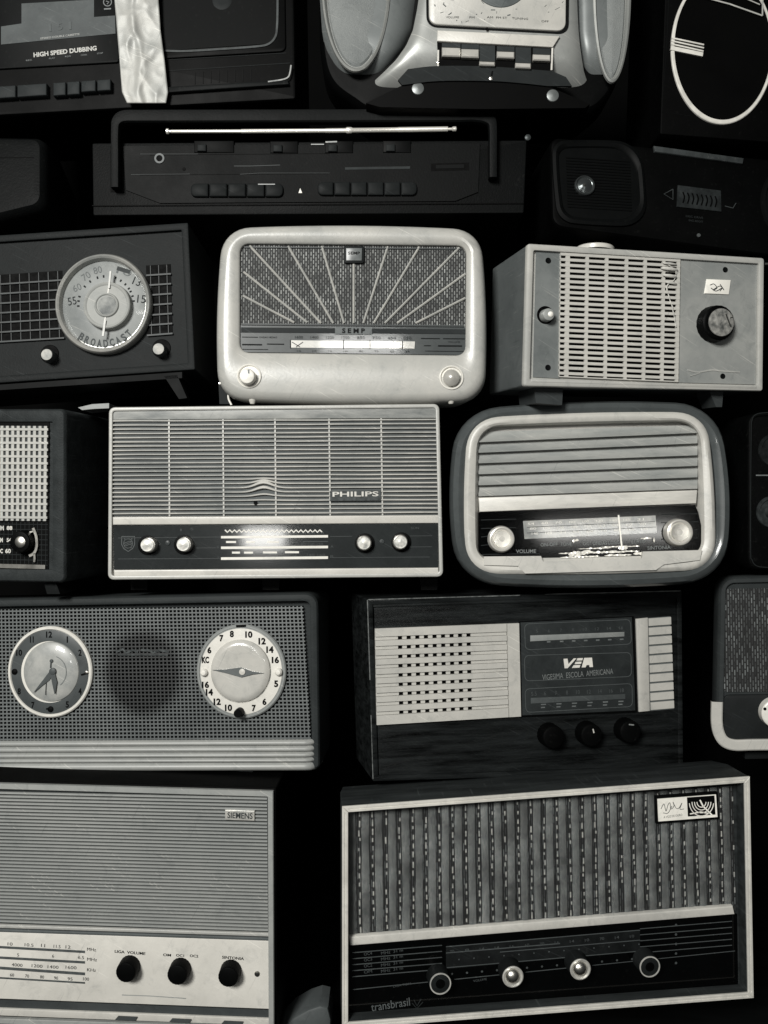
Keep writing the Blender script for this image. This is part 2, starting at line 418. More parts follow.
T.texts('lettering', [('LIGA  VOLUME', 130, 952.5, 31, 2.9, -2.5), ('OM', 167, 955, 8, 2.7, -2.5), ('OC1', 180, 955.5, 8, 2.7, -2.5), ('OC2', 194, 956, 8.5, 2.7, -2.5), ('SINTONIA', 233, 958, 22, 2.9, -2.5)], 2.1, INK(.03), pn, bold=.02)
for c in ((125.5, 973), (177, 975.5), (228, 977.5)):
    T.knob(c, 10.3, 14, mat(.012, .42, var=.3, dust=.06, kind='black_knob'), base=1.8, knurl=.012)
T.lathe('screw', (257, 974.5), [(3, 1.8), (2.6, 2.5), (1.5, 2.9), (.1, 2.9)], CHROME(.5), n=16)
T.strokes('scratch', [([(122, 995), (150, 996), (186, 998.5)], .9)], 2.0, mat(.3, .6, kind='scratch'), pn, th=.1)
bd = T.plate('badge', [(225, 810), (254.5, 811), (254.5, 821), (225, 820)], 1, 5.2, mat(.5, .35, metal=.3, var=.3, scale=100, kind='badge'), bev=.5)
T.texts('lettering', [('SIEMENS', 240, 815.6, 25, 6, -1)], 5.35, INK(.09), bd, bold=.02)

# ================================================================== lower right: large radio with striped cloth, pale metal trim
T = Thing('radio', 'large wooden radio with striped cloth grille, pale metal edging and four-knob black dial', 'radio',
          [(342, 806), (749, 776), (753, 997), (342, 1028)], D=0.87, prior=(.12, .02, 0), sig=.05, group=RADIOS)
wood = mat(.07, .5, var=.45, scale=14, stretch=(1, 6, 9), dust=.06, bump=.3, kind='dark_wood')
q = T.quad
T.cabinet(q, [1.5] * 4, 72, wood, taper=5, e=1.2, ring=6.5, recess=15, inner_r=.6)
def trim(T, a, b, w, d0, d1, m, name='metal_trim', inner=1):
    """bar along the edge a->b of the front, w wide towards the inside"""
    a = np.array(a, float); b = np.array(b, float); t = norm(b - a); nn = np.array([-t[1], t[0]])
    c = (q[0] + q[1] + q[2] + q[3]) / 4
    if np.dot(c - a, nn) < 0: nn = -nn
    P = [a, b, b + nn * w - t * w * inner, a + nn * w + t * w * inner]
    f = lambda e: inset(P, e)
    T.loft(name, [(P, d0), (P, d1 - .6), (f(.5), d1), (f(w * .38), d1), (f(w * .46), d1 - .8), (f(w * .499), d1 - .8)], m)
tm = mat(.58, .4, metal=.2, var=.15, scale=40, dust=.3, kind='metal_trim')
trim(T, q[0], q[1], 6, 0, 2.4, tm); trim(T, q[1], q[2], 6, 0, 2.2, tm); trim(T, q[2], q[3], 6, 0, 2.4, tm); trim(T, q[3], q[0], 6, 0, 2.2, tm)
# cloth of vertical bands
cq = T.q([(346, 811), (733, 786), (736, 911), (347, 944)], -13)
band = mat(.22, .85, var=.35, scale=70, dust=.25, bump=.9, bscale=1500, kind='woven_band')
dark = cloth_mat('dark_woven_cloth', .006, .09, .0022, .0085, .5)
T.plate('grille_cloth', cq, -15, -13.6, dark, px=False)
nb = 30
T.bars('cloth_band', None, [], [], 0, 0, band) if 0 else None
B = lambda u, v: (cq[0] * (1 - u) + cq[1] * u) * (1 - v) + (cq[3] * (1 - u) + cq[2] * u) * v
V = []; Fc = []
rnd = random.Random(3)
for i in range(nb):
    u0 = (i + .14) / nb; u1 = (i + .68) / nb
    for j in range(31):
        v = j / 30; w = .0005 * math.sin(v * 7 + i) + rnd.uniform(-.0003, .0003)
        for u, d in ((u0, -13.5), (u0 + .004, -12.9), ((u0 + u1) / 2, -12.7), (u1 - .004, -12.9), (u1, -13.5)):
            p = B(u + w, v); V.append((p[0], -d, p[1]))
    b = i * 31 * 5
    for j in range(30):
        for k in range(4): a = b + j * 5 + k; Fc.append((a, a + 1, a + 6, a + 5))
T.mesh('cloth_bands', V, Fc, cloth_mat('woven_band', .17, .36, .0011, .0019, .5))
# slim dark cords with pale dashes between the bands
V = []; Fc = []
for i in range(nb + 1):
    u = (i - .08) / nb
    for j in range(15):
        if rnd.random() < .12: continue
        v0 = (j + rnd.uniform(.1, .3)) / 15; v1 = v0 + rnd.uniform(.02, .05); b = len(V); x = rnd.uniform(-.0015, .0015)
        if u + x < 0 or u + x + .0035 > 1 or v1 > 1: continue
        for uu, vv in ((u + x, v0), (u + x + .0035, v0), (u + x + .0035, v1), (u + x, v1)):
            p = B(uu, vv); V.append((p[0], 13.15, p[1]))
        Fc.append((b, b + 1, b + 2, b + 3))
T.mesh('cloth_thread', V, Fc, mat(.34, .4, var=.5, scale=300, kind='pale_thread'), smooth=False)
pb = T.plate('crossbar', [(349, 937), (733, 906), (735, 914.5), (350, 946)], -14, -8, mat(.50, .4, var=.16, scale=30, dust=.35, kind='painted_bar'), bev=1.2)
pn = T.plate('control_panel', T.q([(345, 945), (737, 914), (738, 992), (345, 1025)], -13.5), -15, -13.4, GLOSS(.007, .16), px=False)
ln = []; 
def ly(y0, y1, x0=350, x1=735, xa=350, xb=735):
    """a line across the panel given its height at x=350 and x=735, cut to x0..x1"""
    f = lambda x: y0 + (y1 - y0) * (x - xa) / (xb - xa); return [(x0, f(x0)), (x1, f(x1))]
for k in range(5): ln.append((ly(953 + 6 * k, 921 + 6 * k, 352, 442), .8))
for k in range(5): ln.append((ly(953 + 6 * k, 921 + 6 * k, 640, 732), .7))
ln += [(ly(990, 951, 352, 430), .7), (ly(990, 951, 454, 502), .7), (ly(990, 951, 525, 570), .7), (ly(990, 951, 592, 735), .6)]
ln += [(ly(955, 922, 446, 640), .8), (ly(976, 943, 446, 640), .8), (ly(961, 929, 446, 560), 1.0), (ly(965, 932, 500, 640), .8)]
T.strokes('dial_lines', ln, -13.0, mat(.13, .5, kind='dial_print'), pn)
T.plate('dial_window', T.q([(446, 947), (640, 930), (640, 951), (446, 969)], -13.2), -13.4, -13.15, mat(.035, .25, var=.4, scale=60, dust=.2, kind='dial_glass'), pn, px=False)
dt = []
for k in range(13):
    x = 452 + 15 * k; dt.append(('.', x, 974.5 - .083 * (x - 446), 2.2, 2.2))
    dt.append((random.choice(['55', '60', '70', '8', '10', '12', '14', '16']), x, 952 - .085 * (x - 446), 4.5, 2.8, 4.6))
    dt.append(('.', x + 7, 960 - .085 * (x - 446), 1.6, 1.6))
for k in range(5):
    dt.append(('.', 676, 925 + 9.5 * k, 2.6, 2.6))
for k in range(4):
    dt.append(('OC%d' % (4 - k) if k < 3 else 'OM', 362 + 6, 955 + 6 * k - 1.4, 8, 3, 4.6)); dt.append(('MHz  31 m', 392, 953 + 6 * k - 1.4, 22, 3, 4.6))
dt += [('LIGA TOM', 402, 985, 18, 2.2, 4.6), ('VOLUME', 480, 980, 14, 2.2, 4.6)]
T.texts('dial_numbers', dt, -12.9, mat(.12, .5, kind='dial_print'), pn)
T.texts('lettering', [('transbrasil', 390.5, 1004.5, 39, 8.2, 4)], -12.9, mat(.15, .5, kind='dial_print'), pn, bold=.004)
T.strokes('emblem', [([(414, 1000), (417, 1006), (421, 999)], 1), ([(412, 1003), (417, 1008.5), (423, 1002)], .7)], -12.9, mat(.07, .5, kind='dial_print'), pn)
for i, c in enumerate(((440.5, 984), (513, 977), (580.5, 969.5), (650, 967))):
    k = T.knob(c, 11.4, 17, mat(.04, .4, var=.3, dust=.2, kind='dark_knob'), base=-13.4)
    T.lathe('knob_face', c, [(9.3, 3.5), (.1, 3.7)], INK(.006), k, n=32, dref=3.7)
    cx = T.L(c[0], c[1], 3.9)
    T.lathe('rim', c, [(10.6, 3.2), (10.6, 4.2), (9.6, 4.7), (8.6, 4.2), (8.6, 3.7)], mat(.5, .3, metal=.4, var=.3, scale=90, kind='bright_rim'), k, dref=4.2, n=36) if i in (1, 2) else \
        T.loft('rim', [(ell(*T.L(c[0], c[1], 4.2), 10.7, n=36), 3.4), (ell(*T.L(c[0], c[1], 4.2), 10.6, n=36), 4.2), (ell(*T.L(c[0], c[1], 4.2), 9.5, n=36), 4.2), (ell(*T.L(c[0], c[1], 4.2), 9.4, n=36), 3.5)], mat(.45, .3, metal=.2, var=.3, scale=90, kind='pale_rim'), k, cap1=False)
    if i in (1, 2):
        T.lathe('cap', c, [(7.2, 4), (6.9, 5.2), (5.4, 7), (3, 8.2), (.8, 8.7), (.05, 8.7)], CHROME(.8, .3), k, dref=6)
bd = T.plate('badge', [(655.5, 796.5), (717.5, 792), (719.5, 819), (656.5, 824)], -13, -9, mat(.012, .4, kind='badge_base'), bev=.6)
bp = T.plate('badge_plate', [(657.5, 799), (716, 794.5), (717.5, 817), (658.5, 821.5)], -9.5, -8.2, CREAM(.68, .35), bd)
T.plate('emblem', [(687, 797.5), (714.5, 795.5), (715.5, 814.5), (688, 816.5)], -8.3, -7.9, INK(.012), bp)
arcs = []
for r in (4.5, 7, 9.5, 12.2): arcs.append(([(701.5 + r * math.cos(a), 802 + r * math.sin(a) * 1.15) for a in np.linspace(.0 if r < 10 else .1, math.pi - (.0 if r < 10 else .1), 14)], .8))
arcs.append(([(700, 800), (703, 806), (712, 815)], 1.5)); arcs.append(([(690, 814), (701, 812), (709, 813.5)], 1.2))
T.strokes('rays', arcs, -7.6, CREAM(.68, .35), bp)
T.strokes('script', [(curve([(661, 809), (664, 804), (666, 811), (668, 805), (670, 803), (671, 809), (674, 806), (673, 802), (676, 808), (679, 808), (682, 803), (680, 809), (684, 809)]), .5), (curve([(663, 813), (668, 813), (672, 806)]), .5)], -8.0, INK(.10), bp)
T.texts('lettering', [('A VOZ DE OURO', 673, 816, 20, 2.2, 4)], -8.0, INK(.10), bp)
T.lathe('pin', (659, 793.5), [(1.3, -12.8), (1.2, -12), (.1, -11.8)], CHROME(.7), n=12)

# ================================================================== row five, left: clock radio
T = Thing('radio', 'clock radio with mesh front, round clock and round pale dial above ribbed trim', 'radio',
          [(-120, 601), (318, 592.5), (320, 770), (-120, 771)], D=0.925, prior=(-.05, 0, 0), sig=.03, group=RADIOS)
cab = mat(.075, .42, var=.2, dust=.18, bump=.25, kind='painted_cabinet')
T.cabinet(T.quad, [12, 14, 6, 6], 130, cab, e=5, ring=8, recess=9, inner_r=7, taper=6)
mq = T.q([(-120, 611), (303, 606), (311, 740), (-120, 742)], -4)
T.plate('grille_backing', mq, -9, -8.2, mat(.008, .8, kind='dark_inside'), px=False)
m_ = mat(.185, .45, var=.25, scale=9, dust=.1, kind='mesh_grille')
# oval stain on the mesh: a worn dark patch in front of the loudspeaker
c0 = T.L(143, 673, -4)
nt = m_.node_tree; N = nt.nodes; Lk = nt.links; b_ = N['Principled BSDF']
src = b_.inputs['Base Color'].links[0].from_socket
tc = N.new('ShaderNodeTexCoord'); vs = N.new('ShaderNodeVectorMath'); vs.operation = 'SUBTRACT'; vs.inputs[1].default_value = (c0[0] * T.s, 0, c0[1] * T.s)
vm = N.new('ShaderNodeVectorMath'); vm.operation = 'MULTIPLY'; vm.inputs[1].default_value = (1, 0, .93); vl = N.new('ShaderNodeVectorMath'); vl.operation = 'LENGTH'
Lk.new(tc.outputs['Object'], vs.inputs[0]); Lk.new(vs.outputs[0], vm.inputs[0]); Lk.new(vm.outputs[0], vl.inputs[0])
mr = N.new('ShaderNodeMapRange'); mr.inputs[1].default_value = .034; mr.inputs[2].default_value = .046; Lk.new(vl.outputs['Value'], mr.inputs[0])
mx = N.new('ShaderNodeMix'); mx.data_type = 'RGBA'; Lk.new(mr.outputs[0], mx.inputs[0]); mx.inputs[6].default_value = tint(.016); Lk.new(src, mx.inputs[7]); Lk.new(mx.outputs[2], b_.inputs['Base Color'])
T.bars('mesh_grille', mq, span(111, .32), span(36, .36), -6.5, -4, m_, px=False, dv=.5)
T.texts('emblem', [('RADIO', 143, 651.5, 50, 6.5, 1)], -3.6, mat(.10, .4, metal=.3, kind='worn_emblem'), bold=.03) if 0 else None
T.strokes('emblem', [([(116, 652), (123, 649), (126, 653), (133, 650), (138, 652)], 2.2), ([(141, 650), (150, 650.5), (153, 653), (160, 650), (169, 652)], 2.4), ([(118, 655), (168, 655)], 1.2)], -3.4, mat(.12, .4, metal=.4, var=.6, scale=200, kind='worn_emblem'))
# ribbed trim: rounded ribs along the bottom, returning round the corner
rm = mat(.35, .4, var=.12, scale=12, dust=.18, kind='ribbed_trim')
prof = []
A = T.q([(-120, 741), (316, 739)], 0); Bt = T.q([(-120, 771), (316, 770)], 0)
ribs = [(0, .2), (.2, .4), (.4, .58), (.58, .74), (.74, 1)]
pr = []
for a, b in ribs:
    for k in range(9):
        t = k / 8; pr.append((lerp(a, b, t), 1.5 + 3.4 * math.sin(math.pi * t) ** .6))
secs = []
xs = [(0, 0, 1), (.4, 0, 1), (.8, 0, 1), (.975, 0, 1), (.988, -1, .96), (.997, -4, .85), (1.001, -10, .6), (1.003, -30, .5)]
V = []; Fc = []
for u, dd, sc_ in xs:
    for v, d in pr:
        p = (A[0] * (1 - u) + A[1] * u) * (1 - v) + (Bt[0] * (1 - u) + Bt[1] * u) * v
        ex = 0 if u < .97 else 3.5 * sc_ * (d / 5)
        V.append((p[0] + (ex if dd < -2 else 0), -(d * (1 if dd > -2 else 0) + dd), p[1]))
n = len(pr)
for i in range(len(xs) - 1):
    for j in range(n - 1): Fc.append((i * n + j, i * n + j + 1, (i + 1) * n + j + 1, (i + 1) * n + j))
T.mesh('ribbed_trim', V, Fc, rm, angle=50)
T.foot([(54, 771), (66, 771), (65, 776), (55, 776)], -20, -6, DGREY(.08)); T.foot([(236, 771), (253, 771), (252, 776.5), (238, 776.5)], -20, -6, DGREY(.12))
# clock
cc = (49.5, 672)
R0 = 44.5
ck = T.lathe('clock', cc, [(R0 + 1.2, -6), (R0 + 1.2, -1.2), (R0, 0), (R0 - 1.6, 0), (R0 - 2.4, -1.4)], mat(.58, .3, var=.08, dust=.08, kind='white_rim'), dref=0, n=72, sx=.955)
T.lathe('number_ring', cc, [(R0 - 2, -1.5), (R0 - 2.4, -1.3), (31, -1.1), (30.5, -2), (.1, -2)], mat(.12, .4, var=.2, dust=.1, kind='grey_ring'), ck, dref=-1.2, n=64, sx=.955)
T.lathe('clock_face', (50.5, 672), [(30.5, -2), (29.5, 0), (26, 1.8), (16, 2.6), (.1, 2.8)], mat(.36, .38, var=.2, scale=60, dust=.3, kind='clock_face', coat=.3), ck, dref=1, n=64, sx=.955)
nums = []
cl = {12: 90, 1: 60, 2: 31, 4: -31, 5: -60, 7: -118, 8: -149, 10: 149, 11: 120}
for s, a in cl.items():
    nums.append((str(s), 49.5 + 35.5 * math.cos(math.radians(a)) * 1.0 - (0 if a != 90 else .5), 672 - 37.5 * math.sin(math.radians(a)), {12: 6.2, 10: 6.2, 11: 3.8, 1: 1.3}.get(s, 3.2), 6.4, 0))
T.texts('clock_numbers', nums, -.9, INK(.010), ck, bold=.03)
for p in ((14, 672), (50, 709.5)): T.lathe('dot', p, [(3.1, -1.2), (3, -.6), (1.8, .2), (.1, .3)], INK(.01), ck, n=20)
T.strokes('slot', [([(46, 709), (53, 708)], 1.6), ([(81, 675), (86, 673.5)], 1.8)], -.8, INK(.01), ck)
T.lathe('setting_pin', (86, 672.5), [(1.6, -1), (1.5, 1), (.1, 1.3)], CHROME(.7), ck, n=12)
hand = mat(.13, .45, kind='clock_hand')
T.plate('hand', [(49.0, 672), (52.5, 674.5), (49.5, 680), (33.0, 693)], 3.0, 3.8, hand, ck)
T.plate('hand', [(49.8, 672), (54.2, 671), (57.0, 682), (55.0, 694), (54.4, 694), (52.0, 683)], 3.9, 4.6, hand, ck)
T.lathe('hub', (52, 671.5), [(3.4, 3), (3.4, 5), (2.2, 5.6), (.1, 5.7)], hand, ck, n=24)
T.strokes('alarm_hand', [([(46.5, 678), (45.3, 695)], .6), ([(50.5, 668), (51, 659.5)], 1.2)], 3.6, INK(.08), ck)
T.lathe('pin', (51, 661), [(1.7, 3), (1.6, 4.2), (.1, 4.4)], hand, ck, n=14)
T.strokes('face_ring', [([(50.5 + 16.5 * math.cos(a) * .95, 672 + 16.5 * math.sin(a)) for a in np.linspace(-1.2, .9, 24)], .8)], 2.9, mat(.22, .5, kind='face_print'), ck)
# tuning dial
cc = (241, 671.5); R0 = 45.6
dl = T.lathe('tuning_dial', cc, [(R0 + 1, -6), (R0 + 1, -1.2), (R0 - .3, 0), (R0 - 1.8, 0), (R0 - 2.2, -.8)], mat(.30, .35, var=.1, dust=.1, kind='dial_rim'), dref=0, n=72, sx=.965)
T.lathe('gap', cc, [(R0 - 2, -1), (R0 - 3, -1), (.1, -1)], INK(.015), dl, dref=-1, n=64, sx=.965)
T.lathe('number_ring', cc, [(R0 - 3, -1.2), (R0 - 3.2, -.2), (31.4, -.0), (31, -.8), (.1, -.8)], CREAM(.56, .4), dl, dref=0, n=64, sx=.965)
T.lathe('dial_glass', (240, 671), [(31, -.6), (30.5, 1), (27.5, 3.2), (24.5, 3.5), (15, 2.6), (.1, 2.4)], mat(.46, .22, var=.10, scale=30, dust=.15, kind='dial_face', coat=.7), dl, dref=2, n=64, sx=.965)
P5 = lambda x, y: (180 + x / 5.12, 590 + y / 5.12)
nums = [('8', 265, 225), ('10', 352, 228), ('12', 420, 262), ('14', 460, 305), ('16', 488, 358), ('5', 492, 480), ('6', 432, 572), ('7', 378, 605), ('10', 248, 603), ('12', 190, 572), ('14', 150, 523), ('16', 130, 485), ('KC', 130, 358), ('6', 150, 308), ('7', 212, 247)]
T.texts('dial_numbers', [(s, *P5(x, y), 7.2 if len(s) > 1 else 4, 6.6) for s, x, y in nums], .25, INK(.010), dl, bold=.045)
for p in ((203, 673), (278, 672.5)):
    T.lathe('stud', p, [(3.8, -.3), (3.6, 3), (2.2, 4.6), (.1, 4.9)], CREAM(.6, .3), dl, n=24)
T.plate('pointer', [(212, 670), (226, 669.5), (241, 667.5), (252, 671.5), (264, 673.2), (252, 674.4), (241, 677.2), (226, 673)], 3.4, 4.4, mat(.18, .35, metal=.3, kind='pointer'), dl)
T.lathe('hub', (242, 672), [(3.2, 4), (3, 5.4), (.1, 5.9)], CREAM(.5, .25), dl, n=24)
T.knob((237.6, 713.8), 4.4, 11, BLACK(), base=-.5, parent=dl)
T.strokes('notch', [([(236, 626.2), (246, 625.8)], 2.4)], .2, INK(.012), dl)

# ================================================================== row five, middle: dark wooden radio with cream grille
T = Thing('radio', 'dark wooden radio with cream ribbed grille, small square holes and three black knobs', 'radio',
          [(367, 599), (682, 590), (683.5, 772), (373, 781.5)], D=0.935, prior=(.24, .0, 0), sig=.008, group=RADIOS)
wood = mat(.038, .3, var=.9, scale=16, stretch=(1, 5, 12), dust=.5, bump=.5, bscale=260, kind='dark_wood', coat=.25)
T.cabinet(T.quad, [1.2] * 4, 85, wood, e=1.2, ring=5.5, recess=9, inner_r=.5)
T.strokes('worn_edge', [([(367.4, 600), (370, 680)], .9), ([(371, 715), (373, 779)], .7), ([(368, 599.6), (520, 595.3)], .8), ([(545, 594.4), (681, 590.8)], 1.0)], .25, mat(.20, .4, var=.8, scale=150, kind='worn_edge'), th=.2)  # edge highlight of the frame, painted as pale strokes
T.plate('front_board', [(374, 606), (676, 596), (678, 766), (379, 775.5)], -9, -1.6, wood, bev=.8)
T.plate('moulding', [(373.5, 604.5), (677, 594.8), (677, 598), (373.5, 607.6)], -9, -.4, wood, bev=.8)
gq = T.q([(374.8, 628.5), (519, 623), (521, 716), (376.5, 724.7)], 0)
cream = CREAM(.47, .42)
T.loft('grille_backing', [(gq, -2), (gq, -1.2)], VOID())
# slatted plate: ribs with 9 x 9 square holes cut through
Bq = lambda u, v: (gq[0] * (1 - u) + gq[1] * u) * (1 - v) + (gq[3] * (1 - u) + gq[2] * u) * v
def uvb(px, py):
    p = T.L(px, py, 0); u = v = .5
    for _ in range(20):
        e = p - Bq(u, v); du = Bq(u + .01, v) - Bq(u, v); dv_ = Bq(u, v + .01) - Bq(u, v)
        a = np.linalg.solve(np.array([du, dv_]).T * 100, e); u += a[0]; v += a[1]
    return u, v
u0, v0 = uvb(400, 637.6); u1, v1 = uvb(470, 708)
uL = [u0 + (u1 - u0) * i / 8 for i in range(9)]; vL = [v0 + (v1 - v0) * i / 8 + .0 for i in range(9)]
hu = .0150; hv = .020
V = []; Fc = []
def qbox(a, b, c, d, dt, db=-1.2):
    s = len(V)
    for p in (Bq(a, c), Bq(b, c), Bq(b, d), Bq(a, d)): V.append((p[0], -dt, p[1]))
    for p in (Bq(a, c), Bq(b, c), Bq(b, d), Bq(a, d)): V.append((p[0], -db, p[1]))
    Fc.append((s, s + 1, s + 2, s + 3))
    for i in range(4): j = (i + 1) % 4; Fc.append((s + i, s + 4 + i, s + 4 + j, s + j))
ue = uvb(507, 670)[0]
edges = [0] + [x for v in vL for x in (v - hv, v + hv)] + [1]
for i in range(0, len(edges) - 1):
    a, b = edges[i], edges[i + 1]
    if i % 2 == 0: qbox(0, ue, a, b, 1.9 if i else 1.7)     # raised rib
    else:                                                    # groove with holes
        xs = [0] + [x for u in uL for x in (u - hu, u + hu)] + [ue]
        for k in range(0, len(xs) - 1, 2): qbox(xs[k], xs[k + 1], a + .003, b - .003, .25)
qbox(ue + .004, .995, .0, 1, 2.2)
T.mesh('grille', V, Fc, cream, smooth=False)
pq = [(520.7, 622.5), (632, 617.2), (635.5, 710.5), (522.5, 715.5)]
pn = T.plate('dial_panel', pq, -1.6, .4, mat(.075, .28, var=.25, scale=40, dust=.25, kind='dial_panel', coat=.3), bev=.3)
T.plate('panel_edge', [(519.3, 621.5), (633.8, 616.3), (637, 712.2), (521.2, 717.2)], -1.6, -.3, INK(.008))
gl = mat(.15, .5, kind='dial_print')
def rbox(cs, r=5):
    L_ = rq([T.L(*c, .6) for c in cs], r, k=4, m=3); return L_ + [L_[0]]
ll = [(rbox(c), .55) for c in ([(524.5, 624), (630.5, 619.5), (631.5, 644), (525.5, 650)], [(524.5, 655.5), (631, 652.5), (631.5, 676.5), (525, 681)], [(525, 689), (632, 683.5), (632.5, 706.5), (526, 712.5)])]
T.strokes('panel_outlines', ll, .65, gl, pn, px=False)
bar = mat(.30, .45, var=.18, scale=60, dust=.3, kind='pale_bar')
T.plate('scale_bar', [(530.5, 635.5), (624.5, 632), (624.5, 636.5), (530.5, 641.5)], .4, 1.2, bar, pn, bev=.3)
T.plate('scale_bar', [(531, 698), (625.5, 694.2), (625.5, 699), (531, 703.8)], .4, 1.2, mat(.13, .45, var=.2, scale=60, dust=.3, kind='grey_bar'), pn, bev=.3)
tx = []
for i, s in enumerate(('5', '6', '7', '8', '10', '12', '14', '16')):
    x = 537 + i * 12; tx.append((s, x, 631.5 - (x - 530) * .04, 2.2 * len(s), 3, 3)); 
for i, s in enumerate(('5.5', '6', '7', '8', '10', '12', '14', '16', '18')):
    x = 534 + i * 11; tx.append((s, x, 694 - (x - 530) * .04, 2.0 * len(s), 4, 3))
T.texts('scale_numbers', tx, .7, mat(.13, .5, kind='dial_print'), pn)
dsh = []
for i in range(7):
    x = 548 + i * 12 if i else 547; y = 642.5 - (x - 530) * .035
    dsh.append(([(x, y), (x + 3.5, y - .2)], 1.4)); 
for i in range(6):
    x = 541 + i * 15.5; y = 705 - (x - 530) * .04
    dsh.append(([(x, y), (x + 5, y - .2)], 1.2)); dsh.append(([(x, y + 3), (x + 4, y + 2.8)], 1.2))
T.strokes('scale_marks', dsh, .7, mat(.2, .5, kind='dial_print'), pn)
w = mat(.60, .45, var=.1, kind='white_logo')
# angular block logo reading VEA
lg = [([(563.5, 658.8), (567.5, 658.6), (568.5, 664), (573.8, 658.3), (576.5, 658.3), (567.6, 668.2), (564.6, 668.3)], 0),
      ([(577.5, 658.2), (583, 658), (582.3, 660.4), (576.4, 660.6)], 0), ([(575.6, 661.8), (581.7, 661.6), (581, 663.9), (574.6, 664.2)], 0), ([(573.6, 665.2), (580.4, 665), (579.5, 667.6), (571.8, 668)], 0),
      ([(584.2, 657.9), (592, 657.6), (593, 667), (589.5, 667.1), (589.3, 665), (586.6, 665.1), (585.6, 667.3), (581.6, 667.5)], 0)]
V = []; Fc = []
for pts, _ in lg:
    b = len(V)
    for p in T.q(pts, .75): V.append((p[0], -.75, p[1]))
    Fc.append(tuple(range(b, len(V))))
T.mesh('logo', V, Fc, w, pn, smooth=False)
T.texts('lettering', [('VIGESIMA  ESCOLA  AMERICANA', 578, 674.3, 77, 5.6, 3)], .75, mat(.24, .5, kind='dial_print'), pn)
sq = [(636, 619), (670, 616.3), (674, 709), (639.5, 712)]
T.plate('side_backing', sq, -1.6, -.2, mat(.16, .5, kind='dark_backing'))
T.plate('side_bar', [(636.5, 619), (648, 617.8), (650, 711), (639.5, 712)], -1, 1.6, cream, bev=.4)
T.bars('side_ribs', [(648.8, 617.6), (671, 616), (674.3, 709), (651, 711)], [], span(10, .80), -1, .9, cream)
for c in ((554, 737.5), (592, 735.5), (631, 732)): 
    k = T.knob(c, 11.6, 15, mat(.010, .35, var=.3, dust=.1, kind='black_knob'), base=-1.6, knurl=.015)
T.strokes('mark', [([(593, 729), (594, 733)], 1.2)], 13.7, PRINT(.5)); T.strokes('mark', [([(629, 724.5), (634, 725)], 1.2)], 13.7, PRINT(.3))
# ================================================================== row five, right edge: rounded cloth radio
T = Thing('radio', 'rounded radio with dark speckled cloth and cream lower lip, cut by the right edge', 'radio',
          [(719.5, 577), (900, 573), (900, 747), (716, 753)], D=0.93, prior=(-.16, 0, 0), sig=.008, group=RADIOS)
T.cabinet(T.quad, [16, 16, 16, 20], 45, mat(.075, .38, var=.2, dust=.15, kind='painted_cabinet'), e=6, ring=6.5, recess=4, inner_r=8, taper=5)
cl_ = cloth_mat('speckled_cloth', .006, .13, .0026, .0072, .6)
T.plate('grille_cloth', [(723.5, 589), (890, 586), (890, 690), (723.5, 692)], -4, -2.6, cl_, r=4)
T.plate('lower_panel', [(723.5, 695), (890, 693), (890, 739), (724, 741)], -4, -1.8, mat(.045, .4, var=.2, dust=.12, kind='dark_panel'), r=6, bev=1)
def open_strip(T, name, pts, w, d0, d1, m):
    P = T.q(pts, d1); V = []; Fc = []
    for i, p in enumerate(P):
        t = norm(P[min(i + 1, len(P) - 1)] - P[max(i - 1, 0)]); nn = np.array([-t[1], t[0]])
        ww = w[i] if hasattr(w, '__len__') else w
        for k, (a, d) in enumerate(((.5, d0), (.5, d1 - 1), (.38, d1), (-.38, d1), (-.5, d1 - 1), (-.5, d0))): V.append((p[0] + nn[0] * a * ww, -d, p[1] + nn[1] * a * ww))
    for i in range(len(P) - 1):
        for k in range(5): a = i * 6 + k; Fc.append((a, a + 1, a + 7, a + 6))
    return T.mesh(name, V, Fc, m)
open_strip(T, 'cream_lip', curve([(717.5, 702), (717.3, 722), (719.5, 734), (725, 742), (735, 745.5), (752, 745.3), (775, 745), (800, 744.5), (840, 743.5), (890, 742)]), 11, -3, 2.2, CREAM(.45, .4))
T.knob((777, 714), 15, 10, CREAM(.6, .3), base=-1.8)
T.lathe('mark', (765, 709), [(1.6, 8.2), (1.5, 8.6), (.1, 8.6)], INK(.01), n=12)
T.plate('foot', [(745, 752), (790, 751), (790, 758), (745, 759)], -30, -14, DGREY(.03))

# ================================================================== row four, left edge: leatherette radio
T = Thing('radio', 'dark leather-covered radio with a pale square grid grille at the left edge', 'radio',
          [(-150, 409), (65, 408.5), (65, 583), (-150, 580)], D=0.91, prior=(-.15, 0, 0), sig=.03, group=RADIOS)
lea = mat(.075, .5, var=.3, scale=60, dust=.15, bump=.7, bscale=700, kind='leatherette')
T.cabinet(T.quad, [5, 7, 7, 5], 120, lea, e=5, ring=13, recess=3, inner_r=1.5, k=8)
T.plate('front_panel', [(-130, 419), (49.5, 418.5), (48.5, 571), (-130, 568)], -3, -2, mat(.012, .35, dust=.12, kind='black_panel'))
T.bars('panel_grid', [(-60, 521), (48, 522), (47.5, 568), (-60, 566)], span(26, .12), span(9, .13), -2, -1.5, mat(.06, .4, kind='grid_lines'))
T.plate('grille_backing', [(-60, 425.5), (48, 426), (47, 521), (-60, 520)], -2, -1.2, mat(.11, .6, var=.4, scale=120, kind='grey_cloth'))
T.bars('grille', [(-60, 425.5), (48, 426), (47, 521), (-60, 520)], span(20, .52), span(14, .34), -1.2, 1.2, CREAM(.42, .4), dv=.5)
T.strokes('chrome_strip', [([(-60, 564.5), (45, 567)], 4)], 0, CHROME(.6, .3), th=2)
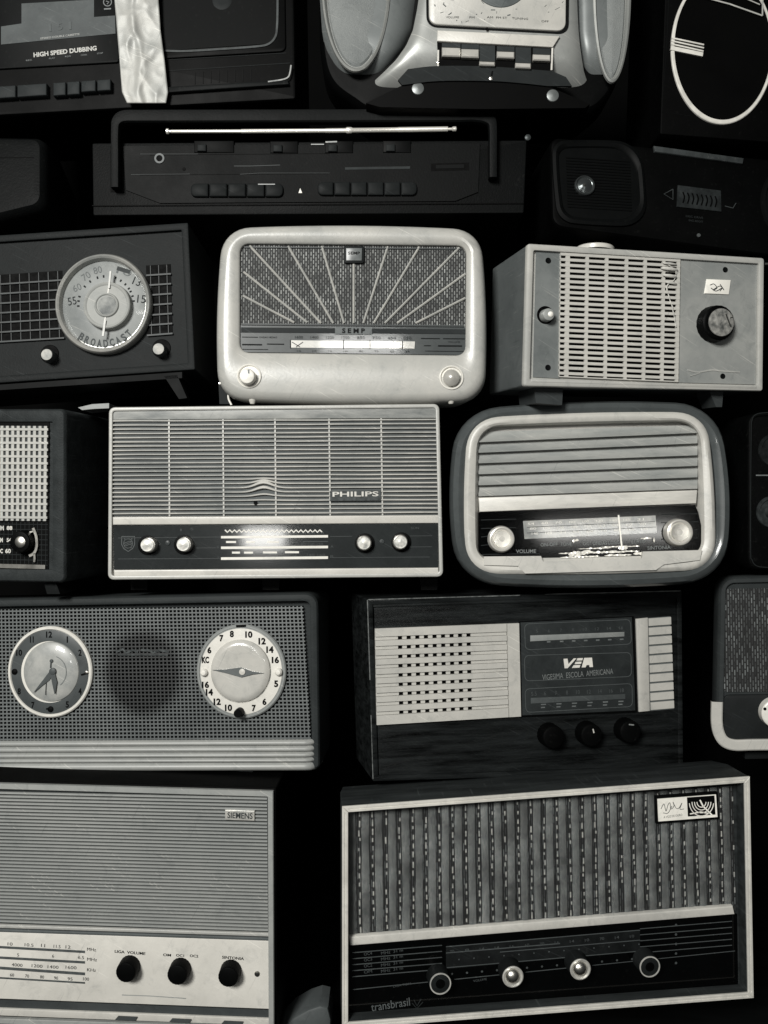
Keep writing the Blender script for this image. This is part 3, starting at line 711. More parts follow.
k = T.knob((19.5, 542), 11, 12, BLACK(), base=-2); T.lathe('cap', (20, 542), [(5.6, 9.8), (5.4, 11), (3.5, 12.2), (.1, 12.5)], CHROME(.85, .35), k, dref=11, n=28)
T.texts('lettering', [('FM', 1, 528, 6, 4.5), ('88', 9.5, 528, 6, 4), ('AM', 0, 540, 6, 4.5), ('54', 9, 540, 5, 4), ('OC', 0, 551, 6, 4.5), ('60', 8, 551, 6, 4.5)], -1.2, PRINT(.5), bold=.04)
V_ = curve([(33, 528), (36, 536), (36.5, 546), (34, 553), (29, 556)]); T.strokes('torn_foil', [(V_, 2.6), (curve([(34, 553), (34.5, 558), (34, 562)]), 2), ([(27, 533), (34, 531)], 1.4)], 1.0, CHROME(.8, .3), th=1)
T.foot([(44, 583), (56, 583), (60, 594), (47, 594)], -40, -12, DGREY(.03))

# ================================================================== row four, middle: wide louvred radio
T = Thing('radio', 'wide pale radio with thin white louvres, four silver knobs and a glaring dial', 'radio',
          [(108.5, 407), (439.5, 403.5), (443.5, 577), (107.5, 580)], D=0.90, prior=(0, .02, 0), sig=.03, group=RADIOS)
body = CREAM(.42, .36)
bx_ = rq(inset(T.quad, 1.2), 6, k=4)
T.loft('cabinet', [(bx_, -130), (bx_, -6.5)], mat(0.006, 0.5, kind='black_cabinet', spec=.2), cap0=True)  # black colour here holds the shade of the side faces
T.cabinet(T.quad, [6.5] * 4, 7, body, e=2, ring=4, recess=5, inner_r=3, name='front_frame')
T.plate('top_band', [(112, 408), (436, 405.5), (436, 418), (112, 420)], -5, -2.0, mat(.30, .4, var=.5, scale=22, stretch=(1, 1, 4), dust=.4, kind='scuffed_band'), bev=.8)
gp = [(112, 419.5), (437.3, 418), (439, 515), (112.3, 516.5)]
T.plate('grille_backing', gp, -5, -4.2, mat(.13, .5, var=.35, scale=9, dust=.2, kind='grey_backing'))
us = [(x - .9) / 325 for x in (57, 111, 163, 217, 269)]
for u in us: T.bars('louvre_post', gp, [(u, u + .0048)], [], -4.2, -2.3, body)
gq = T.q(gp, -1.5); V = []; Fc = []; NB = 23
Bg = lambda u, v: (gq[0] * (1 - u) + gq[1] * u) * (1 - v) + (gq[3] * (1 - u) + gq[2] * u) * v
um, vm_ = (263 - 112) / 325., (489 - 419) / 97.
for i in range(NB):
    v = (i + .35) / NB; NS = 110; b = len(V)
    for k in range(NS + 1):
        u = k / NS; du = (u - um) / .034
        amp = 5.6 * math.exp(-((v - vm_) / .075) ** 2) * math.exp(-du * du)
        sag = 1.6 * math.exp(-((v - vm_) / .05) ** 2) * math.exp(-du * du)
        p = Bg(u, v); z = p[1] + amp + .28 * noise.noise(Vector((u * 7, i * .6, 0))); th = .82 + sag * .7
        for dz, d in ((th, -4.2), (th, -2.0 + amp * .3), (th * .4, -1.3 + amp * .3), (-th * .6, -1.4 + amp * .3), (-th, -2.2), (-th, -4.2)): V.append((p[0], -d, z + dz))
    for k in range(NS):
        for j in range(5): a = b + k * 6 + j; Fc.append((a, a + 1, a + 7, a + 6))
T.mesh('louvres', V, Fc, mat(.42, .36, var=.28, scale=16, dust=.3, kind='louvre_plastic'))
T.lathe('hole', (255.5, 503), [(2, -1), (2, -.6), (.1, -.6)], INK(.004), n=16)
T.plate('upper_strip', [(112.5, 517), (438.5, 515), (438.7, 523.2), (112.7, 525)], -5, -.8, CREAM(.50, .34), bev=1.2)
pn = T.plate('dial_panel', [(113.5, 525.5), (438, 523.5), (438.2, 567.3), (114, 569.5)], -5, -2.6, mat(.062, .24, var=.2, scale=20, dust=.12, kind='dial_panel', coat=.5))
T.plate('lower_strip', [(113.5, 570), (438.5, 567.6), (439, 575), (114, 577)], -5, -.8, CREAM(.50, .34), bev=1.2)
pr = mat(.60, .3, var=.08, kind='pale_print')
dl = [([(221, 537.2), (328, 536.3)], 2.4), ([(221, 547.8), (328, 547)], 2.5), ([(221, 558.6), (328, 557.6)], 2.6)]
zz = [(225 + i * 2.37, 531 + (1.3 if i % 2 else -1.1)) for i in range(42)]
dl.append((zz, 1.4))
for x0, x1, y in ((226, 236, 542), (246, 255, 542), (267, 279, 542), (232, 240, 552.6), (244, 253, 552.6), (263, 277, 552.4), (285, 299, 552.2)): dl.append(([(x0, y), (x1, y)], 2))
T.strokes('dial_scale', dl, -2.2, pr, pn)
dim = mat(.11, .4, kind='dim_print')
T.strokes('dial_lines', [([(303, 541.7), (328, 541.5)], .9), ([(118, 538), (220, 537)], .5), ([(118, 559), (220, 558.5)], .5), ([(330, 536.5), (352, 536.3)], .5), ([(330, 557.6), (430, 557)], .5), ([(410, 536), (432, 535.8)], .5), ([(195, 548), (216, 547.8)], .5), ([(410, 547), (432, 546.8)], .5)], -2.2, dim, pn)
T.texts('dial_lettering', [(s, x, y, w_, 2.4) for s, x, y, w_ in (('6', 218, 547, 2), ('7', 218, 558, 2), ('54 60 70', 312, 533, 24), ('90 100 120', 312, 544.5, 22), ('140 160', 316, 555, 18), ('A', 332, 546.5, 3), ('B', 332, 556.5, 3), ('I', 181, 530, 1.2), ('S', 192, 529, 3), ('SON', 415, 528, 8))], -2.15, dim, pn)
sh = mat(.15, .4, kind='emblem_print')
S0 = lambda pts: [(x + 121.7, y + 536.5) for x, y in pts]
em = [(S0([(0, 0), (13, 0), (13, 8), (11, 12), (6.5, 15), (2, 12), (0, 8), (0, 0)]), .8)]
em.append((S0([(11 - 4.6 + 4.6 * math.cos(a) * 1.0, 7 + 4.6 * math.sin(a)) for a in np.linspace(0, 6.28, 22)]), .5))
for k in range(3): em.append((S0([(2 + i * .9, 5.4 + 1.6 * k + .7 * math.sin(i * .7)) for i in range(11)]), .55))
for x, y in ((3, 2.4), (10, 2.4), (3.6, 11), (9.4, 11.2)): em.append((S0([(x - .7, y), (x + .7, y)]), .6)); em.append((S0([(x, y - .7), (x, y + .7)]), .6))
T.strokes('emblem', em, -2.2, sh, pn)
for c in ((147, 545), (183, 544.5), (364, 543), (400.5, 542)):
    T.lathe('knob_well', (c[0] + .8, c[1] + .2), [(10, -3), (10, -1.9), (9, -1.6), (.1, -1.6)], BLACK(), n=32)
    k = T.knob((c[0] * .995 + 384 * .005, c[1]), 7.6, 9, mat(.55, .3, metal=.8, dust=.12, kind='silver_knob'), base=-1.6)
    T.lathe('cap', c, [(6.6, 7), (6.2, 8), (4.5, 7.9), (1.5, 8.6), (.1, 8.7)], mat(.48, .4, metal=.3, dust=.2, var=.4, scale=260, kind='silver_cap'), k, dref=8, n=32)
for c in ((167.5, 543), (382, 541.5)): T.lathe('pilot_dot', c, [(2.6, -2.4), (2.3, -1.6), (.1, -1.3)], mat(.10, .3, kind='pilot'), n=16)
nb_ = T.plate('nameplate', [(330, 491), (381, 490.5), (381, 500.5), (330, 501)], -1.6, -.6, mat(.10, .4, var=.6, scale=200, dust=.4, kind='worn_plate'))
T.texts('lettering', [('PHILIPS', 355.5, 494, 46, 5)], -.3, CREAM(.5), nb_, bold=.02)
for x in (130, 262, 420): T.foot([(x, 579), (x + 18, 578.8), (x + 17, 590), (x + 1, 590)], -60, -40, BLACK())

# ================================================================== row four, right: rounded radio in a grey shell
T = Thing('radio', 'rounded grey-shelled radio with wide slanted louvres and torn foil along its black dial', 'radio',
          [(461, 410), (718, 404), (726, 580), (461, 582)], D=0.90, prior=(0, 0, 0), sig=.03, group=RADIOS)
q = T.quad
sh = mat(.125, .3, var=.18, scale=14, dust=.12, kind='grey_shell', coat=.3)
lp = lambda w, r, b: rq(inset(q, w), max(r, 2), (b * 1.7, b * 1.1), k=8, m=14)
T.loft('cabinet', [(lp(14, 34, 5), -120), (lp(3, 38, 6), -60), (lp(-1, 40, 6), -14), (lp(0, 40, 6), -7), (lp(2.4, 39, 6), -2.5), (lp(6.5, 37, 5.4), 0), (lp(9.2, 36, 4.6), -1.2), (lp(11, 35, 3.6), -4), (lp(12, 34, 3.6), -15)], sh, cap0=True)
bq = T.q([(470, 419.5), (705, 413.5), (714, 568), (468, 572)], 0)
bz = CREAM(.47, .38)
lb = lambda w, r, b=(4, 3): rq(inset(bq, w), max(r, 2), b, k=8, m=14)
rqd = T.q([(479, 427), (698, 421), (698, 551), (479, 556)], -8)
inner = rq(rqd, [22, 22, 8, 8], 0, k=8, m=14)
T.loft('bezel', [(lb(-1, 29), -5), (lb(-1, 29), -1.5), (lb(.5, 28), .5), (lb(3, 26), 1.6), (lb(5.5, 25), 1.2), ([a * .6 + b * .4 for a, b in zip(lb(7, 24), inner)], -.6), ([a * .15 + b * .85 for a, b in zip(lb(7, 24), inner)], -5.5), (inner, -14)], bz)
# louvres: five overlapping slats, each leaning out towards its lower edge
gl = [(430, 427.5), (440.5, 431), (451.5, 442.5), (462.5, 455), (474.5, 466.5), (490.5, 477), (497.5, 489.5)]
Lf = [(432, 428), (443, 433), (453, 443.5), (463.5, 454.5), (474, 465.5), (486, 477), (497, 489.5)]
V = []; Fc = []
rowsL = [432, 441.5, 452, 463, 474.5, 490, 511]; rowsR = [427, 433, 443.5, 454.5, 466, 477, 503]
rowsL = [431, 441.5, 453, 463.5, 475, 489]; rowsR = [427, 431.5, 444, 455, 466.5, 489 - 12]
T_L = [432, 442.5, 453, 463.5, 474.5, 485.5, 496.5]; T_R = [425, 433, 443.5, 455.5, 466, 477.5, 489]
for i in range(6):
    for side in range(33):
        t = side / 32; x = lerp(478.5, 697.5, t)
        y0 = lerp(T_L[i], T_R[i], t); y1 = lerp(T_L[i + 1], T_R[i + 1], t)
        for f, d in ((0, -10.5), (.3, -9.6), (.55, -8.2), (.76, -6.2), (.9, -4.4), (.97, -3.6), (1.0, -4.4), (1.0, -13)):
            p = T.L(x, lerp(y0, y1, f), d); V.append((p[0], -d, p[1]))
    b = i * 33 * 8
    for s_ in range(32):
        for k in range(7): a = b + s_ * 8 + k; Fc.append((a, a + 1, a + 9, a + 8))
T.mesh('louvres', V, Fc, mat(.35, .36, var=.2, scale=14, stretch=(1, 1, 5), dust=.15, kind='louvres'), angle=50)
T.plate('lower_band', [(478.5, 497.5), (697.5, 490), (696.5, 503.5), (479.5, 512)], -13.5, -3.5, mat(.52, .35, var=.2, scale=16, stretch=(1, 1, 6), dust=.15, kind='lower_band'), bev=1)
pn = T.plate('dial_panel', T.q([(479, 512.5), (695, 505), (698, 512), (706, 545), (703, 550), (643, 552), (642, 557), (541, 560), (541, 556), (484, 556.5), (478.5, 552)], -4), -13.8, -4, GLOSS(.006, .15), px=False)
T.strokes('panel_ribs', [([(481, 520 + 8.5 * k), (516 - (0 if k < 2 else 26), 519 + 8.5 * k)], .7) for k in range(4)] + [([(482, 554.5), (540, 553.5)], .8)], -3.6, mat(.06, .3, kind='panel_rib'), pn)
T.strokes('panel_ribs', [([(661, 514.5 + 8.3 * k), (698, 513.2 + 8.3 * k)], .7) for k in range(4)], -3.6, mat(.06, .3, kind='panel_rib'), pn)
dw = T.plate('dial_window', [(523, 521), (655.5, 515.5), (657, 533), (524.5, 539)], -4.2, -3.2, mat(.34, .22, var=.5, scale=40, dust=.35, kind='dial_glass', coat=.6), pn)
tx = []
for r_ in range(3):
    for i in range(9):
        x = 531 + i * 13.7 + r_ * 2; y = 524 + r_ * 5 - (x - 523) * .04; tx.append((['54', '60', '70', '80', '100', '120', '140', '160', '31'][(i + r_ * 3) % 9], x, y, 6.5, 2.2, 2))
T.texts('dial_numbers', tx, -3.0, CREAM(.6), dw)
T.strokes('dial_rules', [([(527, 527.3), (655, 521.5)], .5), ([(527, 533), (656, 527)], .5)], -3.05, INK(.05), dw)
T.strokes('tuning_pointer', [([(618.5, 515), (620.5, 535), (622, 548)], 1.6)], -2.4, CREAM(.75), dw)
T.texts('lettering', [('ON-OFF', 549, 544.5, 17, 3.4, 1.5), ('TONE', 566, 544, 11, 3.4, 1.5), ('OC1 ONDAS LONGO', 603, 543, 40, 3.4, 1.5), ('CURTO', 638, 541.5, 14, 3.4, 1.5), ('VOLUME', 526, 551.2, 20, 3.6, 0), ('SINTONIA', 659, 547.6, 23, 3.6, 1.5)], -3.4, mat(.24, .5, kind='dial_print'), pn, bold=.01)
# torn foil along the lower edge of the dial
rnd = random.Random(11); V = []; Fc = []
def shard(x0, x1, y, h):
    n_ = max(4, int((x1 - x0) / 2)); b = len(V)
    for i in range(n_ + 1):
        x = lerp(x0, x1, i / n_); e = math.sin(math.pi * i / n_) ** .4; yt = y - (x - 560) * .03 - h * e * rnd.uniform(.3, 1); yb = y - (x - 560) * .03 + h * e * rnd.uniform(.2, .8)
        d = -2.6 + rnd.uniform(-.5, .5)
        for yy, dd in ((yt, d), (yb, d + rnd.uniform(-.5, .5))): p = T.L(x, yy, dd); V.append((p[0], -dd, p[1]))
    for i in range(n_): a = b + 2 * i; Fc.append((a, a + 1, a + 3, a + 2))
for a in ((558, 640, 553.5, 1.6), (560, 600, 557.5, 1.3), (577, 612, 549.5, .9), (600, 640, 548.5, 1.1), (568, 586, 554.5, 4), (581, 592, 553, 3), (618, 628, 550, 3), (604, 632, 557, 1.5), (640, 652, 541, 1.3), (653, 655, 543, 3), (572, 579, 541, 3), (633, 645, 556, 2)): shard(*a)
T.mesh('torn_foil', V, Fc, mat(.75, .35, metal=.2, var=.2, scale=100, kind='torn_foil'), smooth=False)
open_strip(T, 'lower_lip', [(483, 562.5), (520, 562), (542, 561.5), (562, 564.5), (600, 564.2), (640, 562.5), (644, 558), (698, 556.5)], [9, 11, 12, 9, 9, 10, 9, 8], -6, 3, bz) if 0 else None
T.plate('lower_lip', [(484, 556.5), (541, 556), (543, 561.5), (642, 558), (643, 551.5), (702, 550), (700, 560), (664, 564.5), (656, 570), (525, 573.5), (518, 566), (484, 565)], -5, 3.0, bz)
for c, r in (((502, 539), 12.6), ((680, 532.3), 13)):
    k = T.lathe('knob', c, [(r * 1.08, -4), (r * 1.06, -2), (r * 1.0, 5), (r * .96, 6), (r * .86, 6.4), (r * .8, 5.6), (r * .72, 5.0), (.1, 5.6)], mat(.52, .3, metal=.25, var=.1, dust=.1, kind='pale_knob'), dref=6, n=44)
    T.lathe('cap', c, [(r * .70, 5), (r * .66, 5.8), (r * .2, 5.4), (.1, 5.4)], CHROME(.85, .3), k, dref=5.6, n=36)

# ================================================================== row four, right edge: dark portable
T = Thing('radio', 'black rounded portable radio at the right edge, beside the grey-shelled radio', 'radio',
          [(748, 413), (880, 408), (880, 574), (748, 569)], D=0.93, prior=(.05, 0, 0), sig=.02, group=RADIOS)
T.cabinet(T.quad, 12, 90, BLACK(), e=3, ring=3, recess=2, inner_r=9)
T.strokes('edge_line', [(rbox_, .9) for rbox_ in [[T.L(*p, 0) for p in curve([(768, 412.5), (757, 414), (752, 420), (751, 440), (750.5, 545), (752, 560), (757, 566), (768, 567.5)])]]], .3, mat(.05, .4, kind='edge_line'), px=False)
T.strokes('divider', [([(756, 475.3), (780, 475.3)], 1.2)], -1.4, PRINT(.2))
T.lathe('speaker_ring', (772, 512), [(16, -2), (15.5, -.5), (13, -.5), (12.5, -1.8)], mat(.07, .4, var=.5, scale=120, dust=.3, kind='speaker_ring'), n=36)
T.lathe('cone', (772, 512), [(7, -2), (5, -.6), (.1, -.3)], mat(.05, .4, var=.5, scale=120, dust=.3, kind='speaker_cone'), n=24)
T.lathe('tweeter_ring', (775, 450), [(17, -2), (16.5, -.6), (14, -.6), (13.5, -1.8)], mat(.035, .4, var=.5, scale=120, dust=.3, kind='speaker_ring'), n=36)

# ================================================================== row three, left edge: round dial radio
T = Thing('radio', 'dark boxy radio with a big round metal-rimmed dial lettered BROADCAST', 'radio',
          [(-120, 243), (188, 222.5), (195, 369.5), (-120, 391)], D=0.92, prior=(0, 0, 0), sig=.02, group=RADIOS)
cab = mat(.044, .5, var=.2, scale=10, dust=.07, bump=.3, kind='dark_cabinet')
T.cabinet(T.quad, 1.5, 115, cab, e=1.2, ring=7, recess=4, inner_r=1)
T.plate('base', [(-120, 393), (182, 372), (182, 378), (-120, 398)], -40, -3, mat(.02, .5, kind='dark_base'))
T.plate('foot', [(164, 376), (177, 375), (187, 398), (179, 399)], -20, -3, mat(.02, .5, kind='dark_base'))
T.strokes('edge_highlight', [([(-60, 372), (188, 362.5)], .5)], .1, mat(.07, .4, kind='worn_edge'), th=.1) if 0 else None
for g, nu, nv in (([(-100, 281.5), (62, 270.5), (64, 338), (-100, 348)], 17, 7), ([(146, 265.5), (170.5, 264), (172.5, 333.5), (147, 335.5)], 3, 7)):
    G = T.plate('grille_well', g, -4, -3.2, INK(.004))
    T.bars('grille', g, span(nu, .07, 0, 1), [(lerp(0, 1, (i + .5) / nv) + .058, lerp(0, 1, (i + .5) / nv) + .08) for i in range(nv)], -3.4, -1.2, mat(.10, .45, var=.6, scale=60, dust=.2, kind='wire_grille'), G, dv=1)
cd = (102.5, 303)
rim = T.lathe('dial', cd, [(50.5, -4), (50.5, 3), (49, 5.5), (47.5, 6), (45.8, 5), (44.5, 2), (44.2, -1)], mat(.40, .3, metal=.35, var=.25, dust=.2, kind='metal_rim'), dref=5, n=80, sx=.955)
T.lathe('dial_face', (103, 303), [(44.6, -.8), (44, -.5), (.1, -.5)], mat(.27, .4, var=.3, scale=22, dust=.4, kind='dial_face', coat=.15), rim, dref=-.5, n=64, sx=.96)
bt = [(s, x, y, w_, 8, a) for s, x, y, w_, a in (('55', 72, 301, 8.5, 8), ('15', 141.5, 299, 8.5, -8), ('13', 137, 281.5, 8, -25))]
T.texts('dial_numbers', bt, -.2, INK(.07), rim, bold=.0)
T.texts('faded_numbers', [(s, x, y, w_, 7, a) for s, x, y, w_, a in (('60', 77, 287.5, 8.5, 20), ('70', 86, 276, 8.5, 30), ('80', 97.5, 270, 8.5, 12), ('10', 124, 271.5, 15, -20))], -.2, mat(.17, .5, var=.3, scale=200, kind='faded_print'), rim)
bl = []
for i, ch in enumerate('BROADCAST'):
    a = math.radians(-90 + (i - 4) * 9.6 + 4); bl.append((ch, 103 + 38.2 * math.cos(a), 304.5 - 39 * math.sin(a), 4.7, 7.8, (i - 4) * 9.6 + 4))
T.texts('lettering', bl, -.2, INK(.11), rim, bold=.03)
tk = []
for a in (182, 172, 163, 140, 125, 108, 95, 70, 58, 46, 35, 28, 18, 8): 
    A_ = math.radians(a); tk.append(([(106 + 26.6 * math.cos(A_), 305 - 27.5 * math.sin(A_)), (106 + 29 * math.cos(A_), 305 - 30 * math.sin(A_))], 1.6))
T.strokes('ticks', tk, -.2, INK(.05), rim, th=.15)
T.strokes('worn_patch', [([(117, 268), (130, 272)], 4)], -.1, mat(.08, .6, var=.5, scale=150, kind='worn_patch'), rim, th=.15)
kn = T.lathe('tuning_knob', (106.5, 305), [(24, -.5), (23.8, 4), (23.4, 6.5), (22.4, 7.4), (20.8, 7), (20, 6.2), (12.4, 6.2), (11.6, 8.0), (10.4, 8.6), (9.6, 7.6), (.1, 7.6)], mat(.36, .5, var=.12, dust=.2, spec=.15, kind='clear_plastic'), rim, dref=7, n=64)
T.lathe('hub', (107, 305.5), [(9.4, 7.4), (9, 8), (.1, 7.8)], mat(.27, .5, var=.6, scale=90, spec=.15, kind='hub'), kn, dref=8, n=40)
T.strokes('pointer', [([(110.5, 271), (108.8, 288)], 1.8), ([(105, 320), (102.8, 336)], 2.0)], 7.9, CREAM(.42), kn, th=1.2)
T.strokes('hairline', [([(110, 274), (103.4, 334)], .8)], 6.6, CREAM(.62), kn, th=.3)
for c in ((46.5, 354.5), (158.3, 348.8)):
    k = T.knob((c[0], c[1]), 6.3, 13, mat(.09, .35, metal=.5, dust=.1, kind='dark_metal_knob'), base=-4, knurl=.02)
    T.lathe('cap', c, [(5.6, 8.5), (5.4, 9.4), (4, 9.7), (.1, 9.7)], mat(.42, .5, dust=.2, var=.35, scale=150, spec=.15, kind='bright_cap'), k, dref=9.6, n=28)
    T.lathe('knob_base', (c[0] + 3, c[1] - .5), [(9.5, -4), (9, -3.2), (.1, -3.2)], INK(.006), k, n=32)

# ================================================================== row three, middle: cream sunburst radio
T = Thing('radio', 'cream rounded radio with sunburst rays across its cloth grille and two round knobs', 'radio',
          [(221, 225), (482, 226.5), (486, 400), (216.5, 398)], D=0.90, prior=(0, .0, 0), sig=.02, group=RADIOS)
q = T.quad; cm = CREAM(.425, .33)
lp = lambda w, r, b: rq(inset(q, w), max(r, 2), b, k=8, m=14)
wq = T.q([(240, 243.5), (466.5, 245.5), (465.5, 355.5), (240, 352.5)], -4)
wi = lambda w, r: rq(inset(wq, w), r, 0, k=8, m=14)
T.loft('cabinet', [(lp(16, 24, 3), -130), (lp(4, 27, 4), -70), (lp(0, 28, 4), -16), (lp(.8, 28, 4), -9), (lp(2.6, 27, 4), -4.5), (lp(5.5, 26, 4), -1.6), (lp(9, 24, 3.5), 0), ([a * .5 + b * .5 for a, b in zip(lp(11, 22, 2.5), wi(-3, 12))], -.6), (wi(-2.2, 11.5), -2.2), (wi(-.6, 10.4), -3.4), (wi(0, 10), -4.6), (wi(0, 10), -8)], cm, cap0=True)
cl_ = cloth_mat('speckled_cloth', .02, .26, .0025, .0056, .45, bias=-.15)
T.loft('grille_cloth', [(rq(inset(wq, .3), 9.5, k=6), -8.5), (rq(inset(wq, .3), 9.5, k=6), -7.2)], cl_)
ray = mat(.42, .45, var=.12, scale=60, dust=.15, kind='grille_ray')
Z = lambda x, y: (205 + x / 2.603, 210 + y / 2.603)
rays = [((100, 160), (266, 292)), ((98, 222), (232, 292)), ((116, 92), (302, 294)), ((216, 93), (334, 294)), ((304, 93), (362, 294)), ((387, 140), (387, 294)), ((476, 94), (412, 294)), ((558, 95), (439, 294)), ((662, 97), (468, 294)), ((678, 165), (500, 294)), ((678, 228), (548, 294))]
V = []; Fc = []
for a, b in rays:
    a, b = T.L(*Z(*a), -5), T.L(*Z(*b), -5); t = norm(b - a); nn = np.array([-t[1], t[0]]); s = len(V)
    for p in (a, b):
        for w_, d in ((1.25, -7.2), (1.0, -5.9), (0, -5.1), (-1.0, -5.9), (-1.25, -7.2)): V.append((p[0] + nn[0] * w_, -d, p[1] + nn[1] * w_))
    for k in range(4): Fc.append((s + k, s + k + 1, s + k + 6, s + k + 5))
T.mesh('grille_rays', V, Fc, ray)
T.strokes('grille_border', [([(244, 247), (342, 247.8)], 1.2), ([(365, 248), (462, 249)], 1.2), ([(242, 324), (464, 326)], 1.6)], -5.6, mat(.10, .4, kind='border'), th=1.4)
bd = T.plate('badge', [(343.5, 246), (364.5, 246), (364, 263), (344, 263)], -7, -3.8, mat(.045, .4, kind='badge_base'), bev=.6, r=2)
bp = T.plate('badge_plate', [(346, 248), (362, 248), (361.7, 260.5), (346.2, 260.5)], -4, -3.2, mat(.20, .35, var=.3, scale=100, kind='badge_plate'), bd, bev=.3)
T.texts('lettering', [('SEMP', 354, 253, 12, 3)], -2.9, INK(.02), bp, bold=.02)
pn = T.plate('dial_panel', [(240.5, 325.5), (465.5, 327.5), (465.3, 348), (465, 355), (240.3, 352)], -8, -6.0, mat(.12, .3, var=.15, scale=30, dust=.12, kind='dial_panel', coat=.3))
T.plate('name_band', [(241, 327.3), (465.5, 329.3), (465.5, 334), (241, 332.4)], -6, -5.4, mat(.065, .35, kind='name_band'), pn)
T.plate('name_plate', [(335, 327), (372, 327.4), (372, 334.4), (335, 334)], -5.6, -5.0, mat(.17, .35, kind='name_plate'), pn)
T.texts('lettering', [('S E M P', 353.5, 330.7, 23, 5, 0)], -4.7, INK(.025), pn, bold=.04)
T.plate('dial_window', [(290, 340.3), (415, 341.5), (414.5, 348.6), (290, 347.6)], -6, -5.2, mat(.46, .25, var=.25, scale=30, dust=.2, kind='dial_window', coat=.5), pn)
T.strokes('window_marks', [([(343.6, 339.6), (343.6, 348.8)], .9), ([(370, 340), (370, 349)], .9), ([(402.5, 341), (402.5, 348.6)], .8), ([(290.5, 340), (290.5, 348)], 1), ([(292, 342), (300, 347)], .7), ([(296, 347), (303, 342)], .7)], -4.9, INK(.05), pn)
tx = []
for i, s in enumerate(('1600', '1400', '1200', '1000', '850', '750', '650', '550')):
    tx.append((s, 299 + i * 15.5, 337.2 + i * .12, 8, 2.6)); tx.append((s[:2], 299 + i * 15.5, 350.8 + i * .12, 4, 1.6))
T.texts('dial_numbers', tx, -5.6, INK(.05), pn)
T.strokes('panel_rules', [([(242, 337), (258, 337.2)], .7), ([(242, 344.5), (262, 344.7)], 1.4), ([(267, 344), (284, 344.2)], 1.0), ([(242, 349.3), (268, 349.5)], .6), ([(421, 338.4), (440, 338.6)], 1), ([(443, 338.6), (465, 338.8)], 1), ([(424, 345.6), (431, 345.7)], .9), ([(438, 345.8), (462, 346)], 1.5), ([(425, 351), (464, 351.5)], .6)], -5.6, INK(.04), pn)
T.texts('small_lettering', [('ONDAS MEDIAS', 268, 337.3, 18, 1.6), ('VOLUME', 454, 342, 12, 1.4)], -5.6, INK(.05), pn)
for c, met in (((249, 376), 0), ((451.5, 377.5), 1)):
    rg = T.loft('knob_ring', [(ell(*T.L(*c, 1), 12.4), -3), (ell(*T.L(*c, 1), 12), 1.2), (ell(*T.L(*c, 1), 11.2), 1.5), (ell(*T.L(*c, 1), 10.4), .8), (ell(*T.L(*c, 1), 10.2), -.5)], mat(.62, .3, var=.06, kind='pale_ring'))
    T.lathe('well', c, [(10.3, -.6), (.1, -.6)], mat(.16, .4, kind='grey_well'), rg, dref=-.6)
    if met: T.lathe('knob', c, [(8.4, -.5), (8.2, 4), (7, 5.2), (4, 7), (1, 8.8), (.1, 8.8)], mat(.6, .25, metal=.5, var=.2, kind='metal_knob'), dref=4, n=40)
    else:
        T.lathe('knob', (247, 376), [(8.2, -.5), (7.8, 8), (7, 9.2), (5.5, 9.6), (.1, 9.4)], CREAM(.62, .25), dref=9, n=40)
        T.strokes('mark', [([(248.4, 369.5), (248.6, 373.5)], 1.8)], 9.8, mat(.2, .5, kind='mark'), th=.3)
for x in (252.5, 451): 
    V = T.L(x, 404, -10)
    T.lathe('foot', (x, 402.0), [(.1, -16)], cm) if 0 else T.tube('foot', [(V[0], 10, V[1] + 12), (V[0], 10, V[1] + 6), (V[0], 10, V[1] + 2.5), (V[0], 10, V[1])], [5.2, 4.8, 3.4, 2.2], CREAM(.5))

# ================================================================== row three, right: beige slotted radio
T = Thing('radio', 'beige box radio with slotted grille and one big black knob under a small white badge', 'radio',
          [(528, 243.5), (764.5, 258), (763, 391), (524, 386)], D=0.89, prior=(.2, 0, 0), sig=.12, group=RADIOS)
cb = mat(.42, .42, var=.10, scale=12, dust=.08, bump=.15, kind='beige_plastic')
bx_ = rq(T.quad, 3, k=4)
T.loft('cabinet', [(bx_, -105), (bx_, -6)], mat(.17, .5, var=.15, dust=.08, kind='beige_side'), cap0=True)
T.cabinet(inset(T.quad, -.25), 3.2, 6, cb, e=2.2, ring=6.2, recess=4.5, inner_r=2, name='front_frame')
gp = [(560.5, 252.5), (680.5, 259), (678.5, 382), (559, 377)]
T.plate('left_panel', [(536, 250.5), (561.5, 252), (560, 378.5), (533, 377)], -4.5, -3.4, mat(.24, .22, var=.25, scale=22, dust=.08, kind='clear_grey_plastic', coat=.5))
rp = T.plate('right_panel', [(681, 259.5), (757, 264), (755.5, 384.5), (679, 382.5)], -4.5, -3.2, mat(.33, .2, var=.25, scale=16, dust=.06, kind='clear_grey_plastic', coat=.6))
T.plate('grille_backing', gp, -4.5, -3.9, VOID())
W_ = 118.
us = [(0, .004), (.045, .078)] + [((x - 560.5 - 1.5) / W_, (x - 560.5 + 1.5) / W_) for x in (586.5, 605.5, 625, 643.5, 662)] + [(.972, 1.0)]
T.bars('grille', gp, us, [(i / 23., i / 23. + .52 / 23) for i in range(23)] + [(.992, 1.0)], -3.9, -1.6, mat(.48, .4, var=.1, scale=14, dust=.1, kind='beige_grille'), dv=.2)
T.plate('lower_rail', [(531, 378.6), (757, 386), (757, 389), (531, 382.2)], -4.5, .4, cb, bev=.8)
T.strokes('shine_line', [([(681.2, 259.5), (680.6, 295)], 1.0)], -1.2, CREAM(.6), th=1) if 0 else None
bd = T.plate('badge', [(707, 279), (731, 280), (729, 294.5), (704.5, 293.5)], -3.2, -2, CREAM(.72, .25), rp, bev=.5)
